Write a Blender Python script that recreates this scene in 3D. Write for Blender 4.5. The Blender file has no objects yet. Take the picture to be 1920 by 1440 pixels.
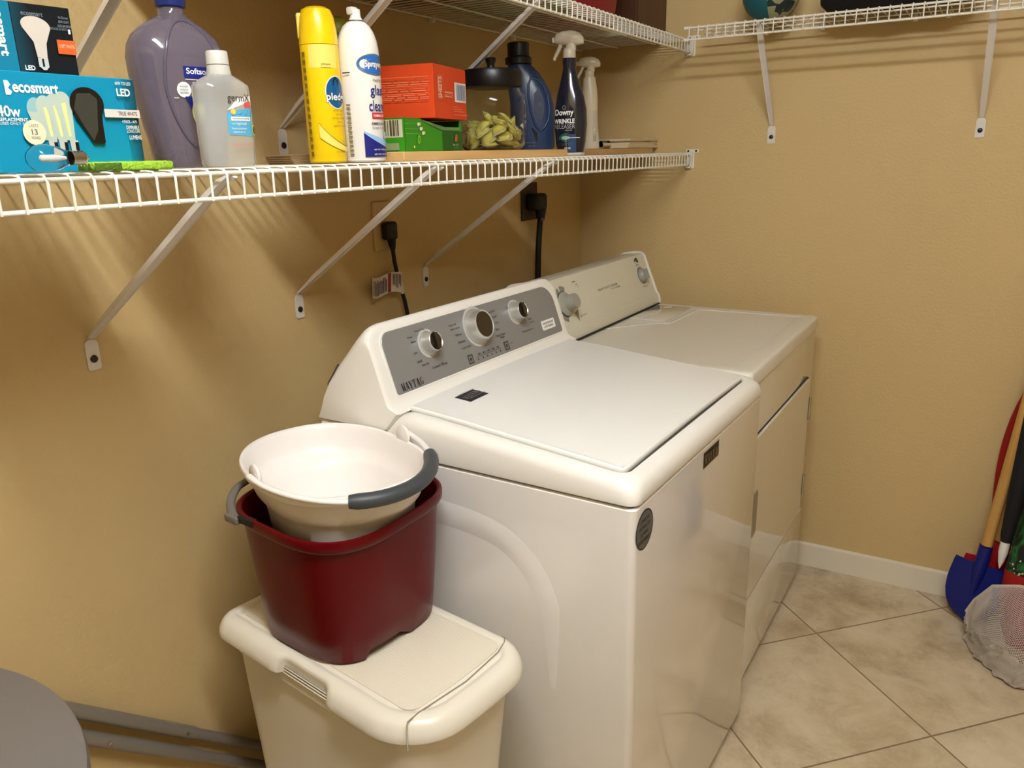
import bpy, bmesh, math, random
from mathutils import Vector, Matrix
from math import sin, cos, pi, radians, hypot, atan2
random.seed(7)
S = bpy.context.scene
C = S.collection

# ------------------------------------------------------------------ camera
CAM = Vector((1.25087, -1.03676, 1.38291)); YAW, PITCH, ROLL, FPX = 0.53868, -0.28351, -0.02512, 1475.56
Fw = Vector((-sin(YAW)*cos(PITCH), cos(YAW)*cos(PITCH), sin(PITCH)))
Rt0 = Vector((cos(YAW), sin(YAW), 0)); Up0 = Rt0.cross(Fw)
Rt = cos(ROLL)*Rt0 + sin(ROLL)*Up0; Up = -sin(ROLL)*Rt0 + cos(ROLL)*Up0
cd = bpy.data.cameras.new('camera'); cam = bpy.data.objects.new('camera', cd); C.objects.link(cam)
cd.sensor_width = 36; cd.lens = 36*FPX/1920; cd.clip_start = .01
M = Matrix((Rt, Up, -Fw)).transposed().to_4x4(); M.translation = CAM
cam.matrix_world = M; S.camera = cam

# ------------------------------------------------------------------ world, exposure
w = bpy.data.worlds.new('world'); S.world = w; w.use_nodes = True
w.node_tree.nodes['Background'].inputs[0].default_value = (1, .93, .82, 1)
w.node_tree.nodes['Background'].inputs[1].default_value = .006
S.view_settings.view_transform = 'Standard'; S.view_settings.look = 'None'
S.view_settings.gamma = 1; S.view_settings.use_curve_mapping = False
S.view_settings.exposure = 2.18
LIGHT_POS = (1.30, -.80, 2.40); LIGHT_STRENGTH = 20.0; LIGHT_COL = (.95, .99, 1.03)

# ------------------------------------------------------------------ materials
def lin(c):
    if isinstance(c, str): c = tuple(int(c[i:i+2], 16) for i in (0, 2, 4))
    r = []
    for x in c:
        x /= 255; r.append(x/12.92 if x <= .04045 else ((x+.055)/1.055)**2.4)
    return (*r, 1)
MT = {}
def mat(name, col, rough=.5, metal=0, trans=0, ior=1.45, coat=0, emit=0, bump=0, bscale=200, var=0, vscale=8, alpha=1, sss=0):
    if name in MT: return MT[name]
    m = bpy.data.materials.new(name); m.use_nodes = True; nt = m.node_tree; b = nt.nodes['Principled BSDF']
    c = lin(col); b.inputs['Base Color'].default_value = c
    b.inputs['Roughness'].default_value = rough; b.inputs['Metallic'].default_value = metal
    b.inputs['Transmission Weight'].default_value = trans; b.inputs['IOR'].default_value = ior
    b.inputs['Coat Weight'].default_value = coat; b.inputs['Alpha'].default_value = alpha
    if emit:
        b.inputs['Emission Color'].default_value = c; b.inputs['Emission Strength'].default_value = emit
    tc = nt.nodes.new('ShaderNodeTexCoord')
    if bump:
        n = nt.nodes.new('ShaderNodeTexNoise'); n.inputs['Scale'].default_value = bscale; n.inputs['Detail'].default_value = 3
        bp = nt.nodes.new('ShaderNodeBump'); bp.inputs['Strength'].default_value = bump; bp.inputs['Distance'].default_value = .002
        nt.links.new(tc.outputs['Object'], n.inputs['Vector']); nt.links.new(n.outputs['Fac'], bp.inputs['Height'])
        nt.links.new(bp.outputs['Normal'], b.inputs['Normal'])
    n = nt.nodes.new('ShaderNodeTexNoise'); n.inputs['Scale'].default_value = vscale; n.inputs['Detail'].default_value = 4
    mx = nt.nodes.new('ShaderNodeMix'); mx.data_type = 'RGBA'
    k = 1-max(var, .02)
    mx.inputs[6].default_value = c; mx.inputs[7].default_value = (c[0]*k, c[1]*k, c[2]*k, 1)
    nt.links.new(tc.outputs['Object'], n.inputs['Vector']); nt.links.new(n.outputs['Fac'], mx.inputs[0])
    nt.links.new(mx.outputs[2], b.inputs['Base Color'])
    MT[name] = m; return m

def wall_mat():
    return mat('tan_wall_paint', (206, 179, 126), rough=.6, bump=.5, bscale=140, var=.03, vscale=3)

def wood_mat(name, c1, c2, scale=1.0, axis=1, rough=.45):
    m = bpy.data.materials.new(name); m.use_nodes = True; nt = m.node_tree; b = nt.nodes['Principled BSDF']
    tc = nt.nodes.new('ShaderNodeTexCoord'); mp = nt.nodes.new('ShaderNodeMapping')
    sc = [40*scale]*3; sc[axis] = 3*scale; mp.inputs['Scale'].default_value = sc
    n = nt.nodes.new('ShaderNodeTexNoise'); n.inputs['Scale'].default_value = 1; n.inputs['Detail'].default_value = 6; n.inputs['Distortion'].default_value = .6
    r = nt.nodes.new('ShaderNodeValToRGB'); r.color_ramp.elements[0].position = .3; r.color_ramp.elements[1].position = .7
    r.color_ramp.elements[0].color = lin(c1); r.color_ramp.elements[1].color = lin(c2)
    nt.links.new(tc.outputs['Object'], mp.inputs[0]); nt.links.new(mp.outputs[0], n.inputs['Vector'])
    nt.links.new(n.outputs['Fac'], r.inputs[0]); nt.links.new(r.outputs[0], b.inputs['Base Color']); b.inputs['Roughness'].default_value = rough
    return m

def tile_mat():
    m = bpy.data.materials.new('stone_look_floor_tile'); m.use_nodes = True; nt = m.node_tree; b = nt.nodes['Principled BSDF']; L = nt.links.new
    def nd(t, **k):
        n = nt.nodes.new(t)
        for a, v in k.items(): setattr(n, a, v)
        return n
    def mth(op, a, b_=None):
        n = nd('ShaderNodeMath', operation=op)
        for i, x in enumerate((a, b_)):
            if x is None: continue
            if isinstance(x, (int, float)): n.inputs[i].default_value = x
            else: L(x, n.inputs[i])
        return n.outputs[0]
    tc = nd('ShaderNodeTexCoord')
    ang, s, P1 = .79956, .44908, (.96978, 1.15542)
    gs, fl = [], []
    for d in ((cos(ang), sin(ang)), (sin(ang), -cos(ang))):
        dt = nd('ShaderNodeVectorMath', operation='DOT_PRODUCT'); L(tc.outputs['Object'], dt.inputs[0]); dt.inputs[1].default_value = (d[0]/s, d[1]/s, 0)
        t = mth('ADD', dt.outputs['Value'], -(P1[0]*d[0]+P1[1]*d[1])/s + 50)
        f = mth('FRACT', t); fl.append(mth('FLOOR', t))
        gs.append(mth('MINIMUM', f, mth('SUBTRACT', 1.0, f)))
    g = mth('MULTIPLY', mth('MINIMUM', gs[0], gs[1]), s)
    st = nd('ShaderNodeMapRange', interpolation_type='SMOOTHSTEP'); L(g, st.inputs[0]); st.inputs[1].default_value = .0012; st.inputs[2].default_value = .0030
    cb = nd('ShaderNodeCombineXYZ'); L(fl[0], cb.inputs[0]); L(fl[1], cb.inputs[1])
    wn = nd('ShaderNodeTexWhiteNoise', noise_dimensions='3D'); L(cb.outputs[0], wn.inputs['Vector'])
    off = nd('ShaderNodeVectorMath', operation='SCALE'); L(wn.outputs['Color'], off.inputs[0]); off.inputs['Scale'].default_value = 7
    ad = nd('ShaderNodeVectorMath', operation='ADD'); L(tc.outputs['Object'], ad.inputs[0]); L(off.outputs[0], ad.inputs[1])
    n1 = nd('ShaderNodeTexNoise'); L(ad.outputs[0], n1.inputs['Vector']); n1.inputs['Scale'].default_value = 5; n1.inputs['Detail'].default_value = 8; n1.inputs['Roughness'].default_value = .70; n1.inputs['Distortion'].default_value = .3
    r = nd('ShaderNodeValToRGB'); e = r.color_ramp.elements
    e[0].position = .34; e[0].color = lin((164, 147, 114)); e[1].position = .66; e[1].color = lin((226, 215, 186))
    x = e.new(.5); x.color = lin((208, 194, 162))
    L(n1.outputs['Fac'], r.inputs[0])
    n2 = nd('ShaderNodeTexNoise'); L(ad.outputs[0], n2.inputs['Vector']); n2.inputs['Scale'].default_value = 8; n2.inputs['Detail'].default_value = 12; n2.inputs['Roughness'].default_value = .78; n2.inputs['Distortion'].default_value = .5
    r2 = nd('ShaderNodeValToRGB'); r2.color_ramp.elements[0].position = .54; r2.color_ramp.elements[0].color = (0, 0, 0, 1); r2.color_ramp.elements[1].position = .72; r2.color_ramp.elements[1].color = (.5, .5, .5, 1)
    L(n2.outputs['Fac'], r2.inputs[0])
    m1 = nd('ShaderNodeMix', data_type='RGBA'); L(r2.outputs[0], m1.inputs[0]); L(r.outputs[0], m1.inputs[6]); m1.inputs[7].default_value = lin((140, 112, 84))
    n3 = nd('ShaderNodeTexNoise'); L(ad.outputs[0], n3.inputs['Vector']); n3.inputs['Scale'].default_value = 2.5
    m3 = nd('ShaderNodeMix', data_type='RGBA'); L(mth('MULTIPLY', n3.outputs['Fac'], .5), m3.inputs[0]); L(m1.outputs[2], m3.inputs[6]); m3.inputs[7].default_value = lin((208, 180, 148))
    m2 = nd('ShaderNodeMix', data_type='RGBA'); L(st.outputs[0], m2.inputs[0]); m2.inputs[6].default_value = lin((136, 114, 86)); L(m3.outputs[2], m2.inputs[7])
    L(m2.outputs[2], b.inputs['Base Color']); b.inputs['Roughness'].default_value = .38
    bp = nd('ShaderNodeBump'); bp.inputs['Strength'].default_value = .5; bp.inputs['Distance'].default_value = .002
    hh = mth('ADD', st.outputs[0], mth('MULTIPLY', n2.outputs['Fac'], .25)); L(hh, bp.inputs['Height']); L(bp.outputs[0], b.inputs['Normal'])
    return m

W_ENAMEL = mat('white_enamel', (232, 228, 222), rough=.11, coat=.7)
W_LID = mat('white_lid_enamel', (237, 236, 230), rough=.22, coat=.2)
W_PLASTIC = mat('white_plastic', (235, 231, 222), rough=.32)
D_ENAMEL = mat('dryer_enamel', (224, 219, 205), rough=.11, coat=.7)
D_PLASTIC = mat('dryer_console_plastic', (216, 212, 192), rough=.35)
CREAM = mat('cream_bin_plastic', (226, 218, 200), rough=.3)
WIRE = mat('white_vinyl_wire', (236, 231, 216), rough=.35)
BRACE = mat('white_painted_steel', (222, 216, 208), rough=.35)
BLACK = mat('black_plastic', (14, 14, 16), rough=.35)
RUBBER = mat('black_rubber', (12, 11, 13), rough=.5)
DARK = mat('dark_gap', (22, 20, 18), rough=.6)
CHROME = mat('brushed_chrome', (205, 203, 198), rough=.22, metal=1)
SILVER = mat('silver_panel', (146, 147, 146), rough=.42, metal=.35)
INK = mat('dark_print', (52, 52, 54), rough=.5)
WHITE = mat('white_print', (240, 238, 232), rough=.5)
GREYP = mat('grey_print', (120, 118, 108), rough=.5)

# ------------------------------------------------------------------ object helpers
def empty(name, loc=(0, 0, 0), rz=0, label=None, cat=None, group=None, rot=None):
    o = bpy.data.objects.new(name, None); C.objects.link(o); o.location = loc
    o.rotation_euler = rot if rot else (0, 0, rz); o.empty_display_size = .05
    tag(o, label, cat, group); return o
def tag(o, label=None, cat=None, group=None, kind=None):
    if label: o['label'] = label
    if cat: o['category'] = cat
    if group: o['group'] = group
    if kind: o['kind'] = kind
    return o
def obj(name, bm, mats, parent=None, smooth=38, label=None):
    me = bpy.data.meshes.new(name)
    bmesh.ops.recalc_face_normals(bm, faces=bm.faces[:]) if smooth != 'decal' else None
    bm.to_mesh(me); bm.free()
    for m in (mats if isinstance(mats, (list, tuple)) else [mats]): me.materials.append(m)
    if smooth and smooth != 'decal':
        for p in me.polygons: p.use_smooth = True
        me.set_sharp_from_angle(angle=radians(smooth))
    o = bpy.data.objects.new(name, me); C.objects.link(o)
    if parent: o.parent = parent
    if label: o['label'] = label
    return o
def NB(): return bmesh.new()
def box(bm, lo, hi, r=0, seg=2, mi=0, mtx=None):
    g = bmesh.ops.create_cube(bm, size=1); vs = g['verts']
    for v in vs: v.co = Vector([(lo[i]+hi[i])/2+v.co[i]*(hi[i]-lo[i]) for i in range(3)])
    fs = list({f for v in vs for f in v.link_faces})
    for f in fs: f.material_index = mi
    if r:
        es = list({e for v in vs for e in v.link_edges})
        rr = bmesh.ops.bevel(bm, geom=es, offset=r, segments=seg, profile=.5, affect='EDGES')
        vs = list({v for f in rr['faces'] for v in f.verts} | {v for v in vs if v.is_valid})
        for f in rr['faces']: f.material_index = mi
    if mtx:
        for v in set(vs): v.co = mtx @ v.co
    return vs
def tube(bm, pts, r, n=8, mi=0, caps=True, flat=1.0, closed=False):
    pts = [Vector(p) for p in pts]; rings = []; prev = None; N = len(pts)
    for i, p in enumerate(pts):
        if closed: t = (pts[(i+1) % N]-pts[i-1]).normalized()
        else: t = (pts[min(i+1, N-1)]-pts[max(i-1, 0)]).normalized()
        if prev is None:
            a = Vector((0, 0, 1)) if abs(t.z) < .9 else Vector((1, 0, 0)); u = t.cross(a).normalized()
        else: u = (prev-t*prev.dot(t)).normalized()
        prev = u; v = t.cross(u); rr = r[i] if isinstance(r, (list, tuple)) else r
        rings.append([bm.verts.new(p+u*cos(2*pi*k/n)*rr+v*sin(2*pi*k/n)*rr*flat) for k in range(n)])
    for i in range(N if closed else N-1):
        a, b = rings[i], rings[(i+1) % N]
        for k in range(n):
            bm.faces.new((a[k], a[(k+1) % n], b[(k+1) % n], b[k])).material_index = mi
    if caps and not closed:
        bm.faces.new(rings[0][::-1]).material_index = mi; bm.faces.new(rings[-1]).material_index = mi
def loft(bm, rings, caps=(True, True), mi=0, closed=True):
    vs = [[bm.verts.new(p) for p in r] for r in rings]; n = len(vs[0])
    for a, b in zip(vs, vs[1:]):
        for k in range(n if closed else n-1):
            bm.faces.new((a[k], a[(k+1) % n], b[(k+1) % n], b[k])).material_index = mi
    if caps[0]: bm.faces.new(vs[0][::-1]).material_index = mi
    if caps[1]: bm.faces.new(vs[-1]).material_index = mi
    return vs
def lathe(bm, prof, n=32, c=(0, 0), mi=0, caps=(True, True)):
    loft(bm, [[(c[0]+r*cos(2*pi*k/n), c[1]+r*sin(2*pi*k/n), z) for k in range(n)] for r, z in prof], caps, mi)
def rrect(x0, x1, y0, y1, r, n=5, side=1):
    """rounded rectangle outline ccw, `side` extra samples on the straight edges; r may be 4 radii (x0y0, x1y0, x1y1, x0y1)"""
    rs = r if isinstance(r, (list, tuple)) else [r]*4; out = []
    cs = [(x0+rs[0], y0+rs[0], pi, rs[0]), (x1-rs[1], y0+rs[1], 1.5*pi, rs[1]), (x1-rs[2], y1-rs[2], 0, rs[2]), (x0+rs[3], y1-rs[3], .5*pi, rs[3])]
    for i, (cx, cy, a, q) in enumerate(cs):
        for k in range(n+1):
            t = a+k/n*pi/2; out.append((cx+q*cos(t), cy+q*sin(t)))
        nx = cs[(i+1) % 4]; s0 = out[-1]; s1 = (nx[0]+nx[3]*cos(nx[2]), nx[1]+nx[3]*sin(nx[2]))
        for k in range(1, side):
            t = k/side; out.append((s0[0]+(s1[0]-s0[0])*t, s0[1]+(s1[1]-s0[1])*t))
    return out
def superell(a, b, n=2.5, N=40, c=(0, 0)):
    o = []
    for k in range(N):
        t = 2*pi*k/N; o.append((c[0]+a*math.copysign(abs(cos(t))**(2/n), cos(t)), c[1]+b*math.copysign(abs(sin(t))**(2/n), sin(t))))
    return o
def interp(tab, x):
    if x <= tab[0][0]: return tab[0][1]
    for (a, p), (b, q) in zip(tab, tab[1:]):
        if x <= b: return p+(q-p)*(x-a)/(b-a)
    return tab[-1][1]

# ------------------------------------------------------------------ printed marks
_TX = {}
def text_geo(s, bold=0, mono=False):
    k = (s, bold)
    if k in _TX: return _TX[k]
    cu = bpy.data.curves.new('t', 'FONT'); cu.body = s; cu.resolution_u = 3; cu.offset = bold
    o = bpy.data.objects.new('t', cu); C.objects.link(o)
    me = bpy.data.meshes.new_from_object(o.evaluated_get(bpy.context.evaluated_depsgraph_get()))
    vs = [(v.co.x, v.co.y) for v in me.vertices]; fs = [tuple(p.vertices) for p in me.polygons]
    bpy.data.objects.remove(o); bpy.data.curves.remove(cu); bpy.data.meshes.remove(me)
    x0, x1 = min(v[0] for v in vs), max(v[0] for v in vs); y0, y1 = min(v[1] for v in vs), max(v[1] for v in vs)
    vs = [((x-(x0+x1)/2)/(x1-x0), (y-(y0+y1)/2)/(y1-y0)) for x, y in vs]
    _TX[k] = (vs, fs); return _TX[k]
class Print:
    """shapes printed on a surface; fn(u, v, off) gives the point on the surface"""
    def __init__(s, fn, base=.0004): s.fn = fn; s.bm = bmesh.new(); s.mats = []; s.k = 0; s.base = base
    def mi(s, m):
        if m not in s.mats: s.mats.append(m)
        s.k += 1; return s.mats.index(m), s.base+.00012*s.k
    def grid(s, f2, nu, nv, m):
        i, off = s.mi(m)
        g = [[s.bm.verts.new(s.fn(*f2(a/nu, b/nv), off)) for b in range(nv+1)] for a in range(nu+1)]
        for a in range(nu):
            for b in range(nv): s.bm.faces.new((g[a][b], g[a+1][b], g[a+1][b+1], g[a][b+1])).material_index = i
    def rect(s, x0, x1, y0, y1, m, nu=1, nv=1, skew=0): s.grid(lambda a, b: (x0+(x1-x0)*a+skew*b, y0+(y1-y0)*b), nu, nv, m); return s
    def quad(s, p, m, nu=4, nv=1):
        def f(a, b):
            q = [p[0][i]*(1-a)+p[1][i]*a for i in (0, 1)]; r = [p[3][i]*(1-a)+p[2][i]*a for i in (0, 1)]
            return (q[0]*(1-b)+r[0]*b, q[1]*(1-b)+r[1]*b)
        s.grid(f, nu, nv, m); return s
    def band(s, xs, lo, hi, m):
        n = len(xs)-1
        def f(a, b):
            i = min(int(round(a*n)), n); return (xs[i], lo[i]+(hi[i]-lo[i])*b)
        s.grid(f, n, 1, m); return s
    def poly(s, pts, m):
        i, off = s.mi(m); f = s.bm.faces.new([s.bm.verts.new(s.fn(x, y, off)) for x, y in pts]); f.material_index = i; return s
    def ell(s, cx, cy, a, b, m, n=28, rot=0):
        i, off = s.mi(m); c = s.bm.verts.new(s.fn(cx, cy, off)); ca, sa = cos(rot), sin(rot); prev = None
        rings = []
        for q in (.5, 1):
            rings.append([s.bm.verts.new(s.fn(cx+q*(a*cos(t)*ca-b*sin(t)*sa), cy+q*(a*cos(t)*sa+b*sin(t)*ca), off)) for t in [2*pi*k/n for k in range(n)]])
        for k in range(n):
            k2 = (k+1) % n
            s.bm.faces.new((c, rings[0][k], rings[0][k2])).material_index = i
            s.bm.faces.new((rings[0][k], rings[1][k], rings[1][k2], rings[0][k2])).material_index = i
        return s
    def text(s, t, cx, cy, w, h, m, bold=0, rot=0, slant=0):
        vs, fs = text_geo(t, bold); i, off = s.mi(m); ca, sa = cos(rot), sin(rot)
        V = []
        for x, y in vs:
            x, y = x*w+slant*y*h, y*h; V.append(s.bm.verts.new(s.fn(cx+x*ca-y*sa, cy+x*sa+y*ca, off)))
        for f in fs:
            try: s.bm.faces.new([V[j] for j in f]).material_index = i
            except ValueError: pass
        return s
    def lines(s, x0, x1, ys, h, m, seed=1, nu=1):
        rnd = random.Random(seed)
        for y in ys:
            x = x0
            while x < x1:
                l = (x1-x0)*rnd.uniform(.08, .2); s.rect(x, min(x+l, x1), y, y+h, m, nu=nu); x += l+(x1-x0)*.025
        return s
    def done(s, name, parent, label=None): return obj(name, s.bm, s.mats, parent, smooth='decal', label=label)
def flat(O, U, V):
    O, U, V = Vector(O), Vector(U).normalized(), Vector(V).normalized(); N = U.cross(V)
    return lambda u, v, off: O+U*u+V*v+N*off
def cyl(cx, cy, r, a0=0):
    def f(u, v, off):
        a = a0+u/r; return (cx+(r+off)*cos(a), cy+(r+off)*sin(a), v)
    return f
def serif_word(P, word, cx, cy, w, h, m):
    n = len(word); lw = w/n*.94; x0 = cx-w/2
    def seg(X, a, b, c, d, t): P.quad([(X+(a-t/2)*lw, cy-h/2+b*h), (X+(a+t/2)*lw, cy-h/2+b*h), (X+(c+t/2)*lw, cy-h/2+d*h), (X+(c-t/2)*lw, cy-h/2+d*h)], m, nu=1)
    def rc(X, a, b, c, d): P.rect(X+a*lw, X+b*lw, cy-h/2+c*h, cy-h/2+d*h, m)
    for i, ch in enumerate(word):
        X = x0+i*w/n
        if ch == 'M':
            seg(X, .17, 0, .17, 1, .08); seg(X, .17, 1, .5, 0, .22); seg(X, .5, 0, .80, 1, .08); seg(X, .82, 0, .82, 1, .22)
            rc(X, .02, .32, 0, .06); rc(X, .64, 1, 0, .06); rc(X, .02, .28, .94, 1); rc(X, .72, 1, .94, 1)
        if ch == 'A':
            seg(X, .14, 0, .48, 1, .08); seg(X, .84, 0, .5, 1, .24); rc(X, .26, .72, .30, .37); rc(X, .0, .30, 0, .06); rc(X, .66, 1, 0, .06)
        if ch == 'Y':
            seg(X, .5, 0, .5, .5, .22); seg(X, .5, .42, .18, 1, .22); seg(X, .5, .42, .84, 1, .08); rc(X, .32, .68, 0, .06); rc(X, .02, .36, .94, 1); rc(X, .70, .98, .94, 1)
        if ch == 'T':
            rc(X, .39, .61, 0, 1); rc(X, .06, .94, .92, 1); rc(X, .06, .13, .70, 1); rc(X, .87, .94, .70, 1); rc(X, .28, .72, 0, .06)
        if ch == 'G':
            def f(a, b): t = radians(50+265*a); return (X+(.5+(.44-(.20 if abs(t-pi) < 1 else .12)*b)*cos(t))*lw, cy+(.5-.09*b)*sin(t)*h)
            P.grid(f, 16, 1, m); rc(X, .70, .88, .06, .44); rc(X, .58, .98, .40, .46); rc(X, .80, .86, .66, .94)

# ================================================================== SETTING
D = 1.56375; XR = 3.3; YN = -1.60; H = 2.44
def struct(name, bm, m, smooth=0):
    return tag(obj(name, bm, m, None, smooth=smooth), kind='structure')
bm = NB(); box(bm, (-.02, YN-.1, -.05), (XR+.1, D+.1, 0)); struct('floor', bm, tile_mat())
bm = NB(); box(bm, (-.1, YN-.1, H), (XR+.1, D+.1, H+.05)); struct('ceiling', bm, mat('white_ceiling_paint', (205, 200, 188), rough=.8, bump=.3, bscale=120))
bm = NB(); box(bm, (-.1, YN, -.05), (0, D, H)); struct('wall_left', bm, wall_mat())
bm = NB(); box(bm, (-.1, D, -.05), (XR+.1, D+.1, H)); struct('wall_far', bm, wall_mat())
bm = NB(); box(bm, (XR, YN, -.05), (XR+.1, D, H)); struct('wall_right', bm, wall_mat())
bm = NB()   # near wall, unseen; a dark doorway is added to cut bounce light and reflections
box(bm, (-.1, YN-.1, -.05), (.62, YN, H)); box(bm, (1.72, YN-.1, -.05), (XR+.1, YN, H)); box(bm, (.62, YN-.1, 2.05), (1.72, YN, H))
struct('wall_near', bm, wall_mat())
TRIM = mat('white_trim_paint', (226, 216, 194), rough=.35)
def baseboard(name, x0, x1, y0, y1, ax):
    bm = NB(); t = .012
    if ax == 'y-':
        prof = [(0, 0), (0, .083), (-.004, .083), (-t, .078), (-t, 0)]
        loft(bm, [[(x, D-.0005+a, z+.0005) for a, z in prof] for x in (x0, x1)])
    else:
        prof = [(0, 0), (0, .083), (.004, .083), (t, .078), (t, 0)]
        loft(bm, [[(.0005+a, y, z+.0005) for a, z in prof] for y in (y0, y1)])
    struct(name, bm, TRIM)
baseboard('baseboard_far', .0135, XR-.001, 0, 0, 'y-')
baseboard('baseboard_left', 0, 0, YN+.001, D-.0135, 'x+')

# ceiling lamp (above the frame)
cl = empty('ceiling_light', (LIGHT_POS[0], LIGHT_POS[1], H), label='long ceiling light with a frosted wraparound cover, above the machines', cat='light')
bm = NB(); box(bm, (-.47, -.075, -.022), (.47, .075, -.001), .003); obj('lamp_base', bm, W_PLASTIC, cl)
bm = NB(); loft(bm, [[(x, y*q, -.022+(z+.022)*q) for y, z in ((-.065, -.0225), (-.068, -.05), (-.055, -.075), (-.025, -.09), (.025, -.09), (.055, -.075), (.068, -.05), (.065, -.0225))] for x, q in ((-.46, .6), (-.455, 1), (.455, 1), (.46, .6))])
m = mat('frosted_lamp_glass', (255, 235, 205), rough=.4, emit=1); m.node_tree.nodes['Principled BSDF'].inputs['Emission Color'].default_value = (*LIGHT_COL, 1)
m.node_tree.nodes['Principled BSDF'].inputs['Emission Strength'].default_value = LIGHT_STRENGTH
obj('lamp_shade', bm, m, cl)

# ================================================================== WASHING MACHINE
WW, WD_ = .6804, .70
wm = empty('washing_machine', (.144948, .026939, 0), -.038484, 'white top-loading washing machine with a grey control panel and flat white lid, beside the bin', 'washing machine')
# cabinet
bm = NB()
o1 = rrect(.032, WD_, 0, WW, [.004, .012, .012, .004], 4)
o0 = rrect(.034, WD_-.003, .003, WW-.003, [.004, .012, .012, .004], 4)
loft(bm, [[(x, y, .028) for x, y in o0], [(x, y, .034) for x, y in o1], [(x, y, .852) for x, y in o1], [(x, y, .8555) for x, y in rrect(.034, WD_-.0035, .0035, WW-.0035, [.004, .011, .011, .004], 4)]])
cab = obj('cabinet', bm, W_ENAMEL, wm)
# stamped relief on the left flank (shallow raised bead)
def relief(name, sign, y):
    bm = NB(); path = [(-.0, .770), (.33, .765), (.405, .745), (.455, .705), (.482, .65), (.490, .60), (.492, .48)]
    P = []
    for i in range(len(path)-1):
        for k in range(6):
            t = k/6; P.append((path[i][0]+(path[i+1][0]-path[i][0])*t, path[i][1]+(path[i+1][1]-path[i][1])*t))
    P.append(path[-1]); P = [(x+.06, z) for x, z in P]
    for _ in range(6): P = [P[0]]+[((P[i-1][0]+P[i][0]*2+P[i+1][0])/4, (P[i-1][1]+P[i][1]*2+P[i+1][1])/4) for i in range(1, len(P)-1)]+[P[-1]]
    rings = []
    for i, (x, z) in enumerate(P):
        a = P[min(i+1, len(P)-1)]; b = P[max(i-1, 0)]; tx, tz = a[0]-b[0], a[1]-b[1]; l = hypot(tx, tz); nx, nz = -tz/l, tx/l
        fd = min(1, (len(P)-1-i)/24+.01)*.0022; wq = .026*min(1, .25+(len(P)-1-i)/14); rings.append([(x+nx*q*wq, y-sign*fd*(1-q*q)**1.5 if abs(q) < 1 else y+sign*.0003, z+nz*q*wq) for q in (-1, -.85, -.65, -.4, -.15, .15, .4, .65, .85, 1)])
    loft(bm, rings, (False, False), closed=False); return obj(name, bm, W_ENAMEL, cab, 60)
relief('stamped_bead', 1, 0)
for x in (.07, .66):
    for y in (.05, WW-.05): bm = NB(); lathe(bm, [(.017, .0005), (.02, .004), (.02, .02), (.01, .03)], 14, (x, y)); obj('levelling_foot', bm, RUBBER, wm)
# dark seam between cabinet and deck
bm = NB(); o = rrect(.035, WD_-.006, .006, WW-.006, .01, 4); loft(bm, [[(x, y, .853) for x, y in o], [(x, y, .864) for x, y in o]]); obj('seam', bm, DARK, wm)
# deck
HT = [(.196, .901), (.205, .906), (.235, .938), (.30, .934), (.49, .917), (.62, .905), (.66, .901), (.70, .896)]
def hx(x): return interp(HT, x)
bm = NB()
def ring(ins, fz, r):
    return [(x, y, fz(x)) for x, y in rrect(.031+ins*.3, WD_+.003-ins, -.003+ins, WW+.003-ins, [.004, r, r, .004], 6, 26)]
def lerpz(f): return lambda x: .859+(hx(x)-.859)*f
rings = [ring(.006, lambda x: .859, .018), ring(.001, lambda x: .8605, .02), ring(0, lambda x: .865, .022), ring(.001, lambda x: hx(x)-.020, .024), ring(.004, lambda x: hx(x)-.0105, .028),
         ring(.010, lambda x: hx(x)-.004, .032), ring(.018, lambda x: hx(x)-.0008, .03), ring(.026, lambda x: hx(x), .026), ring(.031, lambda x: hx(x)-.0008, .022), ring(.033, lambda x: hx(x)-.004, .02), ring(.0345, lambda x: hx(x)-.013, .02)]
loft(bm, rings, (True, False))
# floor of the recess
vs = [bm.verts.new((x, y, hx(x)-.013)) for x, y in []]
x0, x1, y0, y1 = .035, WD_+.003-.0335, .030, WW-.030
xs_ = [x0+(x1-x0)*k/26 for k in range(27)]
loft(bm, [[(x, y0, hx(x)-.0128), (x, y1, hx(x)-.0128)] for x in xs_], (False, False), closed=False)
obj('top_deck', bm, W_PLASTIC, wm, 50)
# lid
bm = NB()
def lring(ins, dz, r=.014):
    out = []
    for x, y in rrect(.232, WD_-.034, .0335, WW-.0335, [.006, r, r, .006], 5, 22):
        cx, cy = .45, WW/2
        x2 = x+(ins if x < .25 else 0)*1; x2 = x2-(ins if x > WD_-.06 else 0); y2 = y+(ins if y < .06 else (-ins if y > WW-.06 else 0))
        bow = .004*(1-((y-WW/2)/(WW/2))**2)
        out.append((x2, y2, hx(x2)+dz+bow))
    return out
R_ = [lring(.003, -.010), lring(0, -.006), lring(0, .0015), lring(.001, .0035), lring(.004, .0045)]
v_ = loft(bm, R_, (True, False)); 
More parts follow.
